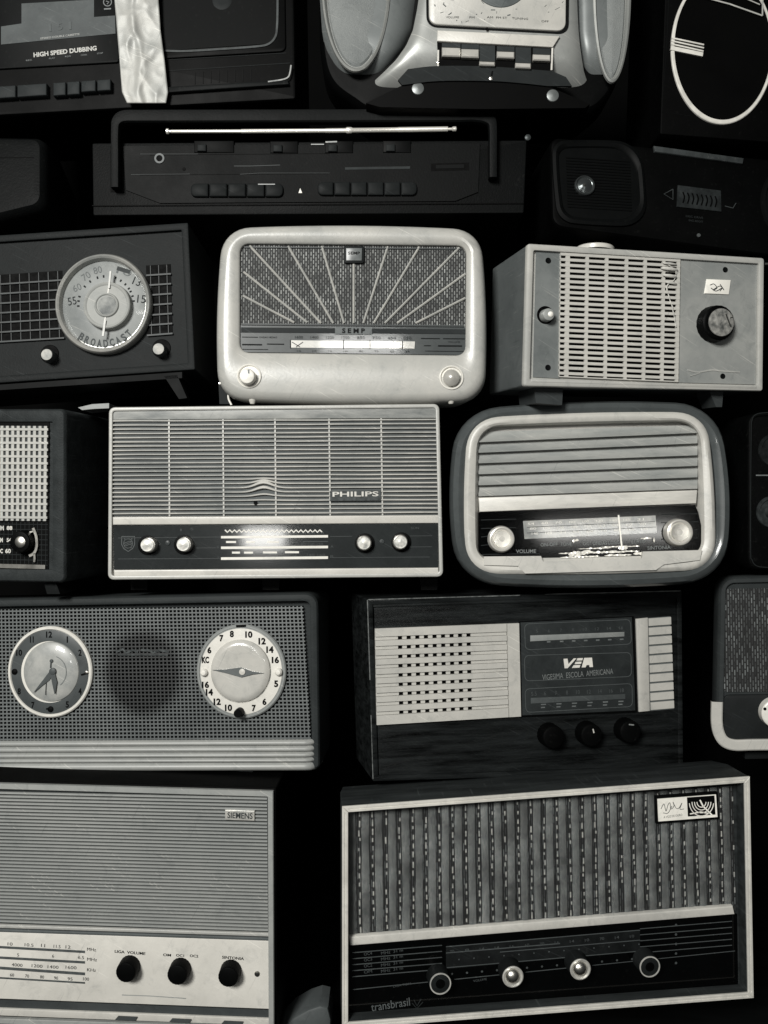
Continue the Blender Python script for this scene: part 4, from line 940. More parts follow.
T.strokes('scribble', [(curve([(710, 285), (714, 284), (717, 288), (713, 290), (720, 286), (724, 290), (720, 284)]), .7), (curve([(711, 288), (716, 291), (722, 288), (720, 291)]), .8)], -1.8, INK(.08), bd)
kb = T.knob((719.5, 322.6), 18.2, 12, mat(.008, .35, var=.3, dust=.05, kind='black_knob'), base=-3.2, knurl=.008)
T.lathe('knob_face', (721.5, 322.3), [(14, 8.5), (13.8, 9.8), (12.5, 10.0), (.1, 9.4)], mat(.30, .3, metal=.2, var=.8, scale=160, dust=.6, kind='worn_metal_face'), kb, dref=9.6, n=44)
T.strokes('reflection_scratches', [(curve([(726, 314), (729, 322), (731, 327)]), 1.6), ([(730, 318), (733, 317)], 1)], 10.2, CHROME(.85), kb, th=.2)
for c in ((725.3, 269.7), (722.8, 376.2), (548.3, 260.5), (548, 367.5)): T.lathe('screw_hole', c, [(2.9, -3.3), (2.7, -2.7), (1.2, -3.0), (.1, -3.0)], mat(.02, .4, kind='screw_hole'), n=20, dref=-3)
T.lathe('knob_hole', (545.5, 315), [(8.8, -3.4), (8.6, -3.0), (.1, -3.0)], INK(.006), n=32, dref=-3)
k = T.knob((549, 314.3), 6.2, 9, CREAM(.34, .3), base=-3)
T.lathe('tip', (551, 314), [(2.8, 5.8), (2.5, 6.6), (1.2, 7.4), (.1, 7.6)], mat(.8, .2, kind='bright_tip'), k, n=20, dref=7)
# softened, bubbled plastic at the grille's upper corner
rnd = random.Random(5)
mp_ = mat(.50, .3, var=.3, scale=90, kind='melted_plastic', coat=.3)
drip = curve([(662, 262), (670, 266), (676, 272), (674, 280), (667, 286), (669, 297), (672, 306), (674, 316), (676, 327)], 6)
c3 = [T.L(x, y, -.6) for x, y in drip]
T.tube('melted_bead', [(p[0], .6 + .2 * math.sin(i), p[1]) for i, p in enumerate(c3)], [.25 + .45 * abs(math.sin(i * .9)) for i in range(len(c3))], mp_, n=8)
for (x0, y0, x1, y1, r_) in ((661, 268, 678, 270, 1.7), (663, 275, 677, 277, 1.6), (666, 282, 677, 284, 1.2), (663, 263, 677, 264.5, 1.1)):
    a, b = T.L(x0, y0, 0), T.L(x1, y1, 0)
    T.tube('melted_bead', [(lerp(a[0], b[0], t), .4 - 1.0 * math.sin(math.pi * t), lerp(a[1], b[1], t)) for t in np.linspace(0, 1, 9)], [r_ * (.3 + .8 * math.sin(math.pi * t) ** .5) for t in np.linspace(0, 1, 9)], mp_, n=8)
T.strokes('melted_ridge', [(curve([(688, 370), (698, 372), (712, 370), (722, 371), (740, 372)]), 1.5), (curve([(690, 376), (700, 373)]), 1.0)], -2.6, mat(.38, .25, kind='melted_plastic'), rp, th=.6)
T.foot([(534, 386), (563, 387.5), (562, 405), (536, 403)], -60, -14, mat(.09, .5, kind='grey_foot')); T.foot([(709, 390), (723.5, 390.5), (722, 407), (716, 407)], -40, -14, mat(.09, .5, kind='grey_foot'))
# ================================================================== small round cap on the beige radio
T = Thing('jar_lid', 'small shiny white round lid lying on top of the beige slotted radio', 'lid', [(578, 241), (617, 242), (617, 250), (578, 249)], D=0.93, prior=(0, 0, 0), sig=.02)
V = []; Fc = []; c = T.L(597.5, 246, 0); n = 40
pr = [(19.5, -3), (19.5, .5), (18.5, 1.6), (14, 2.2), (.1, 2.4)]
for r, z in pr:
    for i in range(n): a = 2 * math.pi * i / n; V.append((c[0] + r * math.cos(a), 12 + r * math.sin(a), c[1] + z))
for s in range(len(pr) - 1):
    for i in range(n): j = (i + 1) % n; Fc.append((s * n + i, s * n + j, (s + 1) * n + j, (s + 1) * n + i))
T.mesh('lid', V, Fc, CREAM(.52, .3))

# ================================================================== row two, left: dark rounded box
T = Thing('portable_speaker', 'plain dark rounded casing with a seam near its top, at the left edge', 'speaker',
          [(-120, 132), (44, 135), (44, 206), (-120, 246)], D=0.95, prior=(-.1, 0, 0), sig=.03)
q = T.quad
T.loft('casing', [(rq(inset(q, 10), 8, k=8), -110), (rq(inset(q, 0), 9, k=8), -40), (rq(q, 10, k=8), -12), (rq(inset(q, 1.5), 10, k=8), -5), (rq(inset(q, 5), 9, k=8), -1), (rq(inset(q, 10), 6, k=8), 0)], mat(.020, .5, var=.2, dust=.10, bump=.5, bscale=500, kind='dark_casing'), cap0=True)
T.strokes('seam', [([(-80, 158), (34, 157.5)], .9)], .2, INK(.006), th=.2)
T.strokes('chip', [([(40, 211.5), (44, 211.5)], 1.6)], .6, CHROME(.4), th=.3) if 0 else None

# ================================================================== row two, middle: cassette recorder with carrying handle
T = Thing('cassette_recorder', 'long black cassette recorder with carrying handle, pill-shaped keys and bright telescopic aerial', 'cassette recorder',
          [(92, 143), (527, 140), (524, 213), (93, 215.5)], D=0.93, prior=(0, 0, 0), sig=.02)
cab = mat(.017, .5, var=.15, scale=8, dust=.10, bump=.35, kind='dark_casing')
T.cabinet(T.quad, 2, 90, cab, e=1.5)
T.plate('face_plate', [(123, 146), (480, 143.5), (478, 192), (455, 201), (160, 203), (126, 190)], 0, 1.6, mat(.016, .42, var=.2, dust=.10, bump=.2, kind='dark_face'))
T.strokes('grooves', [([(92, 205.5), (524, 203)], .8), ([(140, 175), (330, 173.5)], .5), ([(150, 155), (330, 153.5)], .5)], 1.8, INK(.003), th=.2)
T.strokes('scratches', [([(234, 166), (250, 166), (280, 165)], .6), ([(131, 174.5), (190, 174)], .35), ([(240, 174.2), (260, 173), (330, 173)], .35), ([(140, 154), (198, 154)], .35)], 1.9, mat(.10, .5, kind='scratch'), th=.15)
# handle
hp = [T.L(*p, 9) for p in curve([(115.5, 188), (115.5, 160), (115.5, 132), (117, 122), (124, 117), (140, 116.5)], 6) + [(x, 116.5 + (x - 140) * -.002) for x in range(160, 470, 20)] + curve([(472, 115.5), (484, 117), (491.5, 122), (493, 132), (493, 150), (493, 178)], 6)]
V = []; Fc = []
for i, p in enumerate(hp):
    t = norm(hp[min(i + 1, len(hp) - 1)] - hp[max(i - 1, 0)]); nn = np.array([-t[1], t[0]]); w_ = 4.2 + 2.2 * abs(t[0]) 
    for a, d in ((1, 3), (1, 10), (.8, 12), (.0, 12.6), (-.8, 12), (-1, 10), (-1, 3), (-.8, 1), (.8, 1)): V.append((p[0] + nn[0] * a * w_, -d, p[1] + nn[1] * a * w_))
n = 9
for i in range(len(hp) - 1):
    for j in range(n): k = (j + 1) % n; Fc.append((i * n + j, i * n + k, (i + 1) * n + k, (i + 1) * n + j))
Fc += [tuple(range(n)), tuple(range((len(hp) - 1) * n, len(hp) * n))]
T.mesh('handle', V, Fc, mat(.022, .4, var=.15, dust=.08, bump=.3, kind='dark_handle'))
T.plate('handle_slot', [(110, 146), (122, 146), (121.5, 192), (110.5, 192)], 0, .6, INK(.004)); T.plate('handle_slot', [(487, 146), (499, 146), (498, 180), (488, 180)], 0, .6, INK(.004))
# aerial
a, b = T.L(166, 131.5, 10), T.L(456, 129, 10)
def seg(ts, rs):
    return [(lerp(a[0], b[0], t), -10, lerp(a[1], b[1], t) - .6 * math.sin(3.1 * t)) for t in ts], rs
P_, R_ = seg([0, .002, .010, .012, .018, .02, .26, .261, .55, .551, .62, .625, .64, .645, .8, .801, .972, .973, .985, .99, 1.0, 1.004], [.6, 2.8, 2.8, 1.5, 1.5, 1.7, 1.7, 2.0, 2.0, 2.2, 2.2, 3.1, 3.1, 2.3, 2.3, 2.5, 2.5, 1.4, 1.4, 2.4, 2.4, .4])
T.tube('aerial', P_, R_, mat(.85, .3, metal=.55, var=.1, dust=.1, kind='aerial_metal'), n=16)
T.lathe('aerial_socket', (528, 137), [(3, 0), (3, 3), (2, 3.5), (.1, 3.6)], mat(.05, .4, metal=.5, kind='dull_metal'), n=16)
T.loft('socket', [(ell(*T.L(159.5, 158.5, 2), 5.4, n=28), 1.6), (ell(*T.L(159.5, 158.5, 2), 5.0, n=28), 2.8), (ell(*T.L(159.5, 158.5, 2), 3.2, n=28), 2.8), (ell(*T.L(159.5, 158.5, 2), 3.0, n=28), 1.7)], mat(.15, .4, kind='socket_rim'), cap1=False)
T.lathe('socket_hole', (159.5, 158.5), [(3.1, 1.6), (3.0, 1.8), (.1, 1.8)], INK(.002), n=20)
T.lathe('microphone_hole', (184, 169), [(1.8, 1.6), (1.7, 1.9), (.1, 1.9)], INK(.002), n=16)
for x0, x1, y in ((194, 234, 140.5), (270, 298, 141), (325, 353, 140.8), (383, 411, 140.5)):
    s = T.plate('switch', [(x0, y), (x1, y), (x1, y + 12), (x0, y + 12)], 0, 2.6, mat(.012, .4, dust=.1, kind='dark_switch'), bev=.8)
    T.plate('slider', [(x0 + 3, y + 3.5), (x0 + 12, y + 3.5), (x0 + 12, y + 10.5), (x0 + 3, y + 10.5)], 2.4, 5, mat(.045, .4, var=.3, dust=.1, kind='slider'), s, bev=.8)
T.strokes('bright_mark', [([(311, 144.3), (324, 144.3)], 1.0), ([(325.5, 142), (337, 141.6)], 1.3)], 3.2, mat(.3, .4, kind='worn_edge'), th=.4)
def keys(x0, x1, y0, y1, n_, m):
    w_ = (x1 - x0) / n_; yc = (y0 + y1) / 2; h = (y1 - y0) / 2
    for i in range(n_):
        a_ = x0 + w_ * i + .45; b_ = x0 + w_ * (i + 1) - .45
        L4 = [T.L(a_, y0, 5), T.L(b_, y0, 5), T.L(b_, y1, 5), T.L(a_, y1, 5)]
        rr = [5.5 if i == 0 else .6, 5.5 if i == n_ - 1 else .6, 5.5 if i == n_ - 1 else .6, 5.5 if i == 0 else .6]
        f = lambda w2: rq(inset(L4, w2), [max(z - w2, .3) for z in rr], k=5, m=2)
        T.loft('key', [(f(0), 1), (f(0), 3.4), (f(.5), 4.6), (f(1.6), 5.2)], m)
km = mat(.040, .38, var=.15, dust=.10, kind='grey_key')
keys(190, 283.5, 183, 196.5, 5, km); keys(317, 417.5, 181.5, 195, 6, km)
T.strokes('key_shine', [([(258, 184.2), (275, 184.2)], .8)], 5.3, mat(.3, .4, kind='worn_edge'), th=.2)  # shine on the keys, painted as one pale stroke
T.mesh('indicator', [(p[0], -2.0, p[1]) for p in T.q([(298.5, 193), (300.2, 188), (302.2, 193)], 2)], [(0, 1, 2)], PRINT(.6), smooth=False)
T.strokes('label_strip', [([(345, 168.5), (375, 168), (410, 167.5)], 2.4)], 1.9, mat(.075, .4, var=.3, scale=100, kind='label_strip'), th=.4)
T.plate('slot', [(431, 163.5), (469, 162.5), (469, 170), (431, 171)], 1.4, 1.9, INK(.003)); T.plate('slot_door', [(436, 165), (464, 164.3), (464, 168), (436, 168.6)], 1.6, 2.3, mat(.02, .4, kind='dark_switch'))

# ================================================================== row two, right: black portable player
T = Thing('portable_player', 'nearly black portable player with a recessed speaker and dim display between two arrows', 'portable player',
          [(550, 136), (820, 164), (820, 262), (552, 226)], D=0.95, prior=(.05, 0, 0), sig=.04)
bk = mat(.007, .38, var=.4, dust=.05, kind='black_casing')
T.cabinet(T.quad, [12, 12, 10, 12], 100, bk, e=4)
T.loft('speaker_frame', [(rq(T.q([(553, 141), (640, 143), (646, 226), (558, 221)], 2), [14, 26, 26, 16], 2, k=8), -1), (rq(T.q([(553, 141), (640, 143), (646, 226), (558, 221)], 2), [14, 26, 26, 16], 2, k=8), 2.4), (rq(T.q([(556, 144), (638, 146), (643, 223), (561, 218)], 2), [12, 25, 25, 14], 2, k=8), 3.4), (rq(T.q([(559, 147), (635, 149), (640, 220), (564, 215)], 2), [10, 24, 24, 12], 2, k=8), 2), (rq(T.q([(560, 148), (634, 150), (639, 219), (565, 214)], 2), [10, 24, 24, 12], 2, k=8), .3)], mat(.016, .35, dust=.06, kind='black_rim'))
T.bars('speaker_grille', [(566, 156), (630, 160), (632, 212), (568, 208)], [], span(18, .4), .3, 1.0, mat(.012, .35, kind='black_grille'))
T.lathe('tweeter', (586, 184), [(10.5, .3), (10, 2.6), (9.2, 3.2), (8.4, 2.2), (7.6, 1.8), (4.5, 3), (1.8, 4.4), (.1, 4.8)], mat(.08, .2, metal=.7, dust=.1, kind='tweeter'), n=40)
T.lathe('tweeter_tip', (584.8, 184.5), [(1.6, 4), (1.3, 5.2), (.1, 5.4)], CHROME(.9, .2), n=12)
T.plate('top_strip', [(654, 145.5), (744, 158), (743, 163.5), (655, 151.5)], 0, 3, mat(.085, .4, var=.4, scale=80, dust=.3, kind='grey_strip'), bev=.8)
ds = T.plate('display', [(678, 185), (721, 190.5), (721.5, 211.5), (677, 206.5)], 0, 1.4, mat(.06, .2, var=.5, scale=90, dust=.1, kind='display', coat=.5), bev=.3)
T.strokes('display_marks', [(curve([(683 + i * 4.6, 192 + i * .6), (684.5 + i * 4.6, 197 + i * .6), (683 + i * 4.6, 203 + i * .6)], 4), 1.5) for i in range(8)], 1.6, INK(.006), ds)
T.strokes('arrow_marks', [([(673, 189), (664, 194), (673, 199.5), (673, 189)], .7), ([(725, 206), (733, 208), (736, 203)], .7)], .3, mat(.10, .4, kind='dim_print'))
T.texts('lettering', [('DISC DRIVE', 694.5, 217, 18, 2), ('BASS BOOST', 696, 221, 15, 2)], .3, mat(.07, .4, kind='dim_print'))
T.lathe('screw', (699, 235), [(2, 0), (1.8, .8), (.1, .9)], mat(.12, .4, metal=.5, kind='dull_metal'), n=12)
T.loft('speaker_frame', [(ell(*T.L(806, 205, 2), 48), 0), (ell(*T.L(806, 205, 2), 47), 3), (ell(*T.L(806, 205, 2), 44), 3), (ell(*T.L(806, 205, 2), 43), .3)], mat(.018, .35, dust=.06, kind='black_rim'))

# ================================================================== row one, left: double cassette deck
T = Thing('boombox', 'black double cassette boombox lettered HIGH SPEED DUBBING, crossed by silver tape at the top left', 'boombox',
          [(-120, -55), (293, -78), (296, 99), (-120, 122)], D=0.93, prior=(0, 0, 0), sig=.02)
T.cabinet(T.quad, 3, 110, mat(.006, .4, var=.4, dust=.06, kind='black_casing'), e=3)
T.plate('cassette_door', [(-40, -40), (117, -49), (119, 62), (-40, 71)], 0, 2.5, mat(.022, .35, var=.3, dust=.12, kind='dark_door'), bev=1, r=3)
T.plate('label_panel', [(21.5, 3.5), (94, -.5), (94, 17), (115, 15.5), (115.5, 33.5), (1, 44.5), (1, 26.5), (21.5, 23.5)], 2.4, 3.0, mat(.13, .45, var=.25, scale=30, dust=.25, kind='grey_label'))
T.texts('lettering', [('HIGH SPEED DUBBING', 65, 51.5, 64, 4.8, 3.4)], 3.0, PRINT(.42), bold=.035)
T.texts('small_lettering', [('STEREO DOUBLE CASSETTE', 60, 36.3, 40, 2, 3.6)], 3.4, PRINT(.35), bold=.02)
T.texts('faint_digits', [('1', 50, 27.5, 2.5, 8, 4), ('5', 60, 26.5, 5, 7, 4), ('1', 70, 25.5, 2.5, 8, 4)], 3.4, mat(.15, .5, kind='dim_print'))
T.texts('key_captions', [(s, x, y, 6, 1.5, 3) for s, x, y in (('REC', 29, 60.2), ('PLAY', 52, 58.2), ('REW', 68, 56.3), ('F.FWD', 84, 55), ('STOP', 100, 53.2))], 3.0, mat(.2, .5, kind='dim_print'))
T.strokes('round_emblem', [([(107.5 + 4 * math.cos(a), 2 + 4 * math.sin(a)) for a in np.linspace(0, 6.28, 20)], .9), ([(106, 1), (109, 2), (107, 4)], .9), ([(104, 9), (111, 8.6)], 1.4)], 3.0, mat(.2, .5, kind='dim_print'))
km = mat(.07, .35, var=.25, dust=.2, kind='dark_key')
for x0, x1 in ((-10, 16), (17, 47), (53, 66), (67, 80), (81, 96), (97, 111)):
    y = 89 - x0 * .065; hgt = 14 if x0 < 50 else (13 if x0 > 80 else 15)
    T.plate('key', [(x0, y - 3), (x1 - .6, y - 3 - (x1 - x0) * .065), (x1 - .6, y - 5 + hgt - (x1 - x0) * .065), (x0, y - 5 + hgt)], 0, 7, km, bev=1.2)
T.plate('second_door', [(150, -60), (284, -66), (286, 51), (156, 59)], 0, 2.2, mat(.008, .3, var=.3, dust=.05, kind='black_door'), bev=1.2, r=6)
wd = T.plate('window', [(152, -50), (277, -56), (278, 43), (158, 51)], 2, 2.9, mat(.016, .25, var=.4, scale=12, dust=.08, kind='smoked_window'), r=12, k=6)
T.strokes('window_outline', [(curve([(160, 50.5), (185, 51), (220, 49), (255, 46.5), (268, 44), (275, 37), (277, 26), (277.5, 0), (277, -40)], 6), 2.0)], 3.2, mat(.11, .5, var=.5, scale=120, kind='worn_outline'))
T.lathe('reel', (222, 0), [(10, 2.8), (8, 3.4), (4, 3.2), (.1, 3.2)], mat(.05, .4, var=.4, dust=.3, kind='reel'), n=28)
T.strokes('lower_groove', [([(165, 60), (286, 53)], .8), ([(165, 71), (290, 63)], .9)], .4, mat(.035, .4, kind='groove_edge'))
T.plate('ledge', [(166, 86.5), (288, 79.5), (289, 84), (166, 92.5)], 0, 5, mat(.03, .35, var=.3, dust=.2, kind='dark_ledge'), bev=1.2)
T.strokes('chrome_edge', [(curve([(268, 81.6), (282, 79.5), (288, 77), (290, 72), (291, 65)], 6), 1.3)], 5.2, mat(.3, .4, var=.5, scale=120, kind='worn_chrome'), th=1)
for k_ in range(8): T.strokes('rib', [([(195 + k_ * 8, 72 - k_ * .5), (195 + k_ * 8, 84 - k_ * .5)], .8)], .5, mat(.014, .4, kind='rib'))

# silver tape
Tp = Thing('adhesive_tape', 'crumpled silver adhesive tape stuck down the front of the black cassette boombox', 'tape', [(112, -40), (158, -40), (168, 103), (122, 103)], D=0.915, prior=(0, 0, 0), sig=.01)
V = []; Fc = []; rnd = random.Random(2); NU, NV = 30, 90
from mathutils import noise
for j in range(NV + 1):
    v = j / NV; y = lerp(-40, 103, v)
    xl = np.interp(y, [-40, 0, 30, 60, 92, 103], [112, 114.5, 117, 119.5, 122, 127]); xr = np.interp(y, [-40, 0, 30, 60, 92, 103], [157, 158.5, 160.5, 164.5, 168, 166])
    for i in range(NU + 1):
        u = i / NU; x = lerp(xl, xr, u)
        P3 = Vector((u * 1.6, v * 4.5, 3.1)); f = 0
        for sc_, am in ((.9, 2.0), (1.7, 1.0), (3.3, .2)): f += am * (1 - 2.4 * abs(noise.noise(P3 * sc_ + Vector((7 * sc_, 0, 0)))) ** .8)
        f += .9 * math.exp(-((u - .42 - .06 * math.sin(v * 12)) / .07) ** 2) * 2
        f *= min(1, 5 * u * (1 - u) + .08)
        p = Tp.L(x, y, f); V.append((p[0], -f, p[1]))
for j in range(NV):
    for i in range(NU): a_ = j * (NU + 1) + i; Fc.append((a_, a_ + 1, a_ + NU + 2, a_ + NU + 1))
tape = Tp.mesh('tape_strip', V, Fc, mat(.40, .5, metal=.12, var=.14, scale=30, dust=.06, bump=.2, bscale=900, kind='silver_tape'), angle=60)
sol = tape.modifiers.new('thickness', 'SOLIDIFY'); sol.thickness = .0004
Vb = []
Tp.plate('dark_end', [(122.5, 91), (168, 94), (166, 103), (150, 104), (131, 103.5)], -3, -1, mat(.03, .2, var=.6, scale=60, kind='dark_foil', coat=.5))

# ================================================================== row one, middle: silver boombox
T = Thing('boombox', 'silver rounded boombox with two oval speakers and a row of bright keys, top middle', 'boombox',
          [(318, -120), (628, -120), (628, 112), (318, 112)], D=0.91, prior=(0, 0, 0), sig=.01)
def outline(pts, d=0, n=6): return T.q(curve(pts + [pts[0]], n)[:-1], d)
def shell(name, pts, steps, m, n=6, parent=None, cap0=False):
    """rounded body over a picture outline: steps = [(shrink, height)]"""
    P = np.array(outline(pts, 0, n)); c = P.mean(0)
    tt = np.roll(P, -1, 0) - np.roll(P, 1, 0); tt /= np.linalg.norm(tt, axis=1)[:, None]; nn = np.stack([-tt[:, 1], tt[:, 0]], 1)
    if np.mean(np.sum((c - P) * nn, 1)) < 0: nn = -nn
    return T.loft(name, [(list(P + nn * w_), d) for w_, d in steps], m, parent, cap0=cap0)
dk = mat(.035, .38, var=.2, scale=12, dust=.06, kind='dark_silver')
sv = mat(.36, .33, metal=.35, var=.12, scale=16, dust=.05, kind='silver_paint')
shell('cabinet', [(318, -100), (318, 0), (320, 50), (330, 78), (352, 96), (372, 106), (420, 108), (480, 109), (540, 109), (585, 108), (606, 98), (622, 72), (628, 30), (628, -100), (480, -104)],
      [(10, -110), (0, -60), (0, -22), (1.5, -16), (5, -12), (10, -11)], mat(.010, .4, var=.2, dust=.05, kind='dark_back'), cap0=True)
# side lobes and centre shell: curved sheets that roll back and under at the bottom
def surf(name, rows, dfun, m, nu=28, nv=60):
    ys = [r[0] for r in rows]; V = []; Fc = []
    for j in range(nv + 1):
        y = lerp(ys[0], ys[-1], j / nv); xl = np.interp(y, ys, [r[1] for r in rows]); xr = np.interp(y, ys, [r[2] for r in rows])
        for i in range(nu + 1):
            u = -math.cos(math.pi * i / nu); d = dfun(u, y); x = lerp(xl, xr, (u + 1) / 2); p = T.L(x, y, d); V.append((p[0], -d, p[1]))
    for j in range(nv):
        for i in range(nu): a = j * (nu + 1) + i; Fc.append((a, a + 1, a + nu + 2, a + nu + 1))
    return T.mesh(name, V, Fc, m, angle=60)
roll = lambda y, y0, k: k * max(0, y - y0) ** 2
lobe = mat(.22, .38, metal=.2, var=.12, scale=16, dust=.05, kind='silver_lobe')
rows = lambda pts: [(y, a, b) for y, a, b in pts]
surf('speaker_lobe', rows([(-100, 320, 416), (0, 320, 416), (30, 322, 412), (50, 325, 404), (66, 330, 394), (78, 337, 384), (88, 346, 372), (94, 354, 364)]), lambda u, y: 1.5 - 14 * abs(u) ** 5 - roll(y, 35, .008), lobe)
surf('speaker_lobe', rows([(-100, 572, 627), (0, 573, 627), (30, 574, 625), (50, 577, 621), (66, 580, 616), (80, 586, 609), (92, 596, 602)]), lambda u, y: 1.5 - 14 * abs(u) ** 5 - roll(y, 35, .008), lobe)
# ovals
for cx_, rx_, ry_, cy_ in ((356, 35, 90, -18), (612, 19.5, 94, -11)):
    c = T.L(cx_, cy_, 2)
    rr = T.loft('speaker_ring', [(ell(c[0], c[1], rx_, ry_, 64), 0), (ell(c[0], c[1], rx_ - .6, ry_ - .6, 64), 2.6), (ell(c[0], c[1], rx_ - 2.5, ry_ - 2.5, 64), 3.6), (ell(c[0], c[1], rx_ - 4.2, ry_ - 5, 64), 1.2), (ell(c[0], c[1], rx_ - 5, ry_ - 6, 64), -1.5)], sv)
    T.loft('speaker_grille', [(ell(c[0], c[1], rx_ - 5, ry_ - 6, 64), -2), (ell(c[0], c[1], rx_ - 7, ry_ - 9, 64), .2), (ell(c[0], c[1], rx_ - 14, ry_ - 22, 64), 1.4), (ell(c[0], c[1], max(rx_ - 22, 2), ry_ - 44, 64), 2.0)], mat(.24, .6, metal=.1, var=.3, scale=10, dust=.5, bump=1, bscale=1400, kind='speaker_mesh'), rr)
surf('centre_shell', rows([(-100, 421, 577), (-10, 420, 577), (10, 417, 577.5), (30, 413, 578.5), (46, 406, 580), (60, 396, 582), (72, 384, 584), (84, 371, 588), (94, 361, 592), (101, 355, 595)]), lambda u, y: 10 - 6 * abs(u) ** 16 - roll(y, 38, .0085), mat(.35, .34, metal=.25, var=.10, scale=14, dust=.05, kind='silver_paint'), nu=44)
T.plate('lower_band', T.q(curve([(408, 69), (437, 66), (490, 66.5), (552, 71)], 5) + curve([(566, 77), (572, 86)], 3) + curve([(548, 86), (520, 83), (490, 81), (438, 81), (402, 85)], 5) + [(398, 80)], 11), 8, 11, mat(.055, .4, var=.15, dust=.05, kind='grey_band'), px=False)
# underside
P = T.q([(366, 103), (380, 96), (404, 84.5), (440, 80), (490, 80.5), (548, 86), (590, 104), (585, 108), (480, 109), (380, 107)], 9)
T.loft('underside', [(P, 9), ([p + np.array([0, -1.0]) for p in P], 4), ([p + np.array([0, -2]) for p in P], -8), ([p + np.array([0, 1]) for p in P], -60)], mat(.003, .4, kind='dark_underside'), cap0=True)
for c in ((418, 88), (553, 95)): T.lathe('screw', c, [(6.2, 9), (5.8, 9.9), (5.2, 10.1), (.1, 10.6)], mat(.17, .4, metal=.5, kind='screw'), n=28)
T.lathe('indicator', (491, 78), [(2, 10.8), (1.8, 12), (.1, 12.4)], CHROME(.8, .3), n=14)
T.strokes('indicator_mark', [([(492.5, 71), (491.5, 76)], 1.6)], 11.3, INK(.01))
# door
dr = T.plate('door', [(428, -60), (567, -60), (566, 31), (429, 24)], 9, 12.5, CREAM(.46, .34), r=9, bev=1.6, k=6)
T.plate('door_gap', [(425.5, -62), (569.5, -62), (568.5, 34.5), (426.5, 27)], 9, 10.4, mat(.02, .5, kind='gap'), r=11, k=6)
T.lathe('door_dial', (501, -22), [(29, 12.4), (28.5, 13.2), (27, 13.4), (.1, 13.2)], mat(.17, .4, metal=.3, var=.2, scale=60, kind='grey_disc'), dr, n=52)
T.texts('lettering', [('VOLUME', 452.5, 17.2, 13, 2, 0), ('FM', 472, 17.4, 5, 2), ('AM  FM ST', 497, 17.5, 20, 2, -2), ('TUNING', 520, 18.5, 16, 2, -3), ('OFF', 545, 21.3, 7, 2, -3)], 12.7, INK(.06), dr)
rnd = random.Random(8)
T.strokes('scratches', [([(x, y), (x + rnd.uniform(-2, 5), y + rnd.uniform(-3, 3))], rnd.uniform(.4, 1.1)) for x, y in [(rnd.uniform(432, 562), rnd.uniform(-2, 22)) for _ in range(22)]], 12.65, mat(.15, .5, kind='scratch'), dr, th=.08)
# plate over the keys and the keys
T.plate('key_header', [(437.5, 30), (560, 36), (553, 47), (437, 41)], 9, 13, CREAM(.5, .34), bev=.8)
T.plate('key_well', [(437, 40), (553.5, 46), (551, 72), (438, 66)], 9, 10.2, INK(.004))
T.lathe('dot', (487, 28.5), [(1.4, 12), (1.3, 13.2), (.1, 13.2)], INK(.01), n=12)
kk = mat(.62, .25, metal=.5, var=.1, dust=.05, kind='bright_key'); kd = mat(.09, .35, metal=.4, kind='grey_key')
for x0, x1, yt, ym, yb in ((442, 460.5, 43, 47, 56), (461.5, 479, 44, 48.5, 57), (479.5, 495, 45, 61, 65), (497, 514.5, 46, 51, 57.5), (515.5, 531, 47, 62.5, 67.5), (533, 550.5, 48, 54, 60)):
    k = T.plate('key', [(x0, yt), (x1, yt + .6), (x1, ym + .6), (x0, ym)], 9, 11.6, kd)
    T.loft('key_tip', [(T.q([(x0, ym), (x1, ym + .6), (x1, yb + .6), (x0, yb)], 15), 10), (T.q([(x0, ym), (x1, ym + .6), (x1, yb + .6), (x0, yb)], 15), 14.2), (inset(T.q([(x0, ym), (x1, ym + .6), (x1, yb + .6), (x0, yb)], 15), .9), 15.2)], kk, k)
T.lathe('side_clip', (438.3, 62), [(1.5, 10), (1.2, 12.5), (.1, 12.8)], CHROME(.85), n=10)
for e_ in ([(438.3, 50), (438, 66)], [(552.5, 47), (551.5, 70)]): T.strokes('well_edge', [(e_, 1.6)], 11.5, CREAM(.55), th=1.5)

# ================================================================== row one, right: speaker with white ring
T = Thing('speaker', 'black speaker box with a big white oval ring and four stripes, top right corner', 'speaker',
          [(668, -90), (830, -78), (822, 146), (660, 134)], D=0.94, prior=(.06, 0, 0), sig=.04)
T.cabinet(T.quad, 2, 110, mat(.006, .5, var=.3, dust=.05, kind='black_box'), e=1.5)
c = T.L(723, 48, 2)
wh = mat(.55, .4, var=.2, scale=60, dust=.12, kind='white_paint')
c_in = T.L(723.5, 47, 2)
T.loft('ring', [(ell(c[0], c[1], 52.5, 76.5, 96), 0), (ell(c[0], c[1], 52.3, 76.3, 96), 1.6), (ell(c[0], c[1], 51.5, 75.6, 96), 2.2), (ell(c_in[0], c_in[1], 49.9, 73.2, 96), 2.2), (ell(c_in[0], c_in[1], 49.4, 72.4, 96), .8)], wh, cap1=False)
T.loft('speaker_face', [(ell(c_in[0], c_in[1], 49.4, 72.3, 72), .2), (ell(c_in[0], c_in[1], 49.4, 72.3, 72), .6)], mat(.003, .6, var=.3, spec=.2, kind='black_face'))
T.strokes('stripes', [([(672, 37.8), (704, 44.6)], 1.5), ([(672, 40.8), (704, 47.8)], 1.4), ([(671.5, 43.8), (703.5, 51)], 1.5), ([(671, 47.8), (703, 54.3)], 4)], 2.9, wh, th=2)
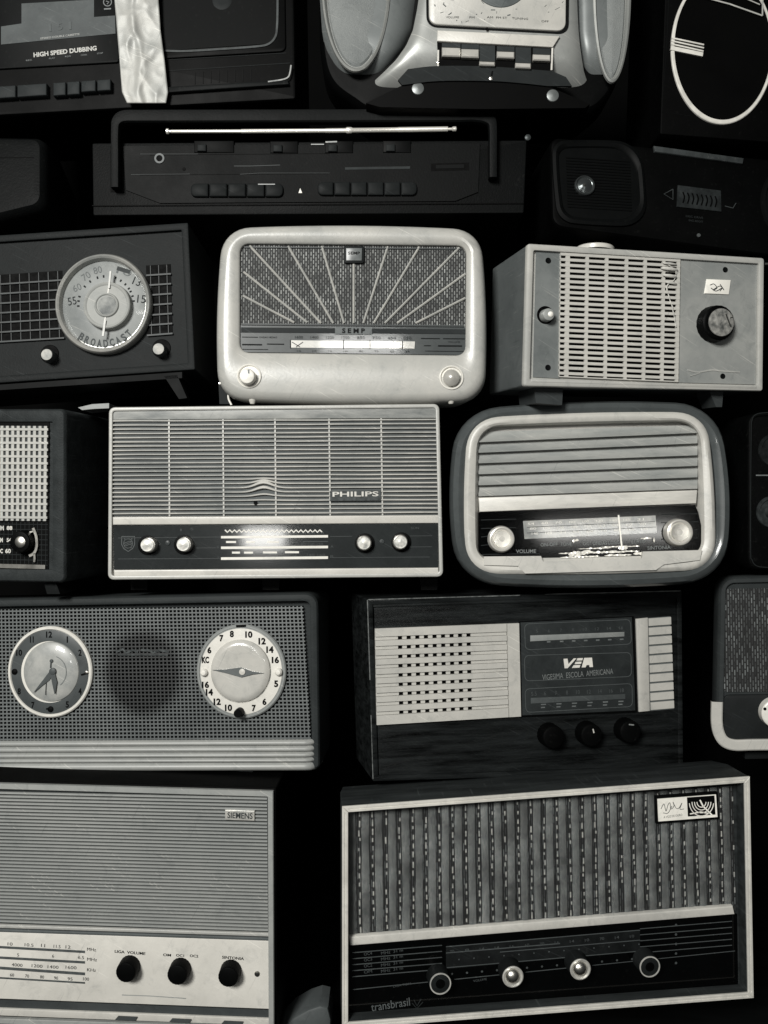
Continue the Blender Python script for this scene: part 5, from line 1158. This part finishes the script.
T.strokes('corner_lines', [([(700, -4), (730, 4), (762.5, 15.5)], 1.4), ([(762.5, 15.5), (763, -10)], 1.2), ([(745, -2), (760, 4.5)], 1.0)], 2.9, mat(.4, .4, kind='pale_line'), th=.8)
T.strokes('edge_line', [([(669.5, -20), (667, 40), (662, 112), (690, 116)], .5)], .3, mat(.02, .5, kind='edge_line'), th=.2)

# ================================================================== small things between the radios
T = Thing('paper_strip', 'narrow pale strip lying flat between the leather-covered radio and the wide louvred radio', 'strip', [(78, 405.5), (109, 403.5), (109, 409), (80, 410)], D=0.93, sig=.01)
P = T.q([(78, 407.5), (92, 404.2), (109, 403.2), (109, 408.2), (94, 408.8), (82, 410)], 0)
T.loft('strip', [(P, -30), (P, 0)], CREAM(.30, .5), cap0=True)
T = Thing('cable', 'short curled white cable end hanging below the cream sunburst radio at its left', 'cable', [(222, 394), (234, 394), (234, 405), (222, 405)], D=0.93, sig=.01)
T.tube('wire', [(p[0], 0, p[1]) for p in [T.L(*a) for a in curve([(229, 392), (228.3, 396), (229, 400), (231.5, 405)])]], 1.0, CREAM(.7), n=8)
T.plate('plug', [(218.5, 384), (222.5, 386), (232, 404), (219.5, 404)], -6, 0, mat(.05, .4, kind='dark_plug'))
T.lathe('pin', (220, 383.5), [(1.6, 0), (1.4, .8), (.1, 1)], CHROME(.5), n=10)
T = Thing('plastic_handle', 'pale grey angular plastic piece poking up at the bottom edge between the two bottom radios', 'plastic piece', [(282, 1004), (331, 1004), (331, 1040), (282, 1040)], D=0.90, sig=.01)
P = T.q([(278, 1034), (292, 1019), (308, 1010), (320, 1006), (328, 1008), (331, 1020), (330, 1045), (272, 1045)], 0)
T.loft('handle', [(P, -40), (P, -3), (inset(P, 1), -1), (inset(P, 3), 0)], mat(.13, .45, var=.2, dust=.1, kind='grey_plastic'), cap0=True)
T = Thing('aerial', 'thin bright aerial end sticking out at the right edge beside the beige slotted radio', 'aerial', [(762, 260), (800, 260), (800, 268), (762, 268)], D=0.93, sig=.01)
a_, b_ = T.L(764.5, 264), T.L(850, 262)
T.tube('rod', [(a_[0], 0, a_[1]), (b_[0], 0, b_[1])], 1.3, CHROME(.9), n=10)
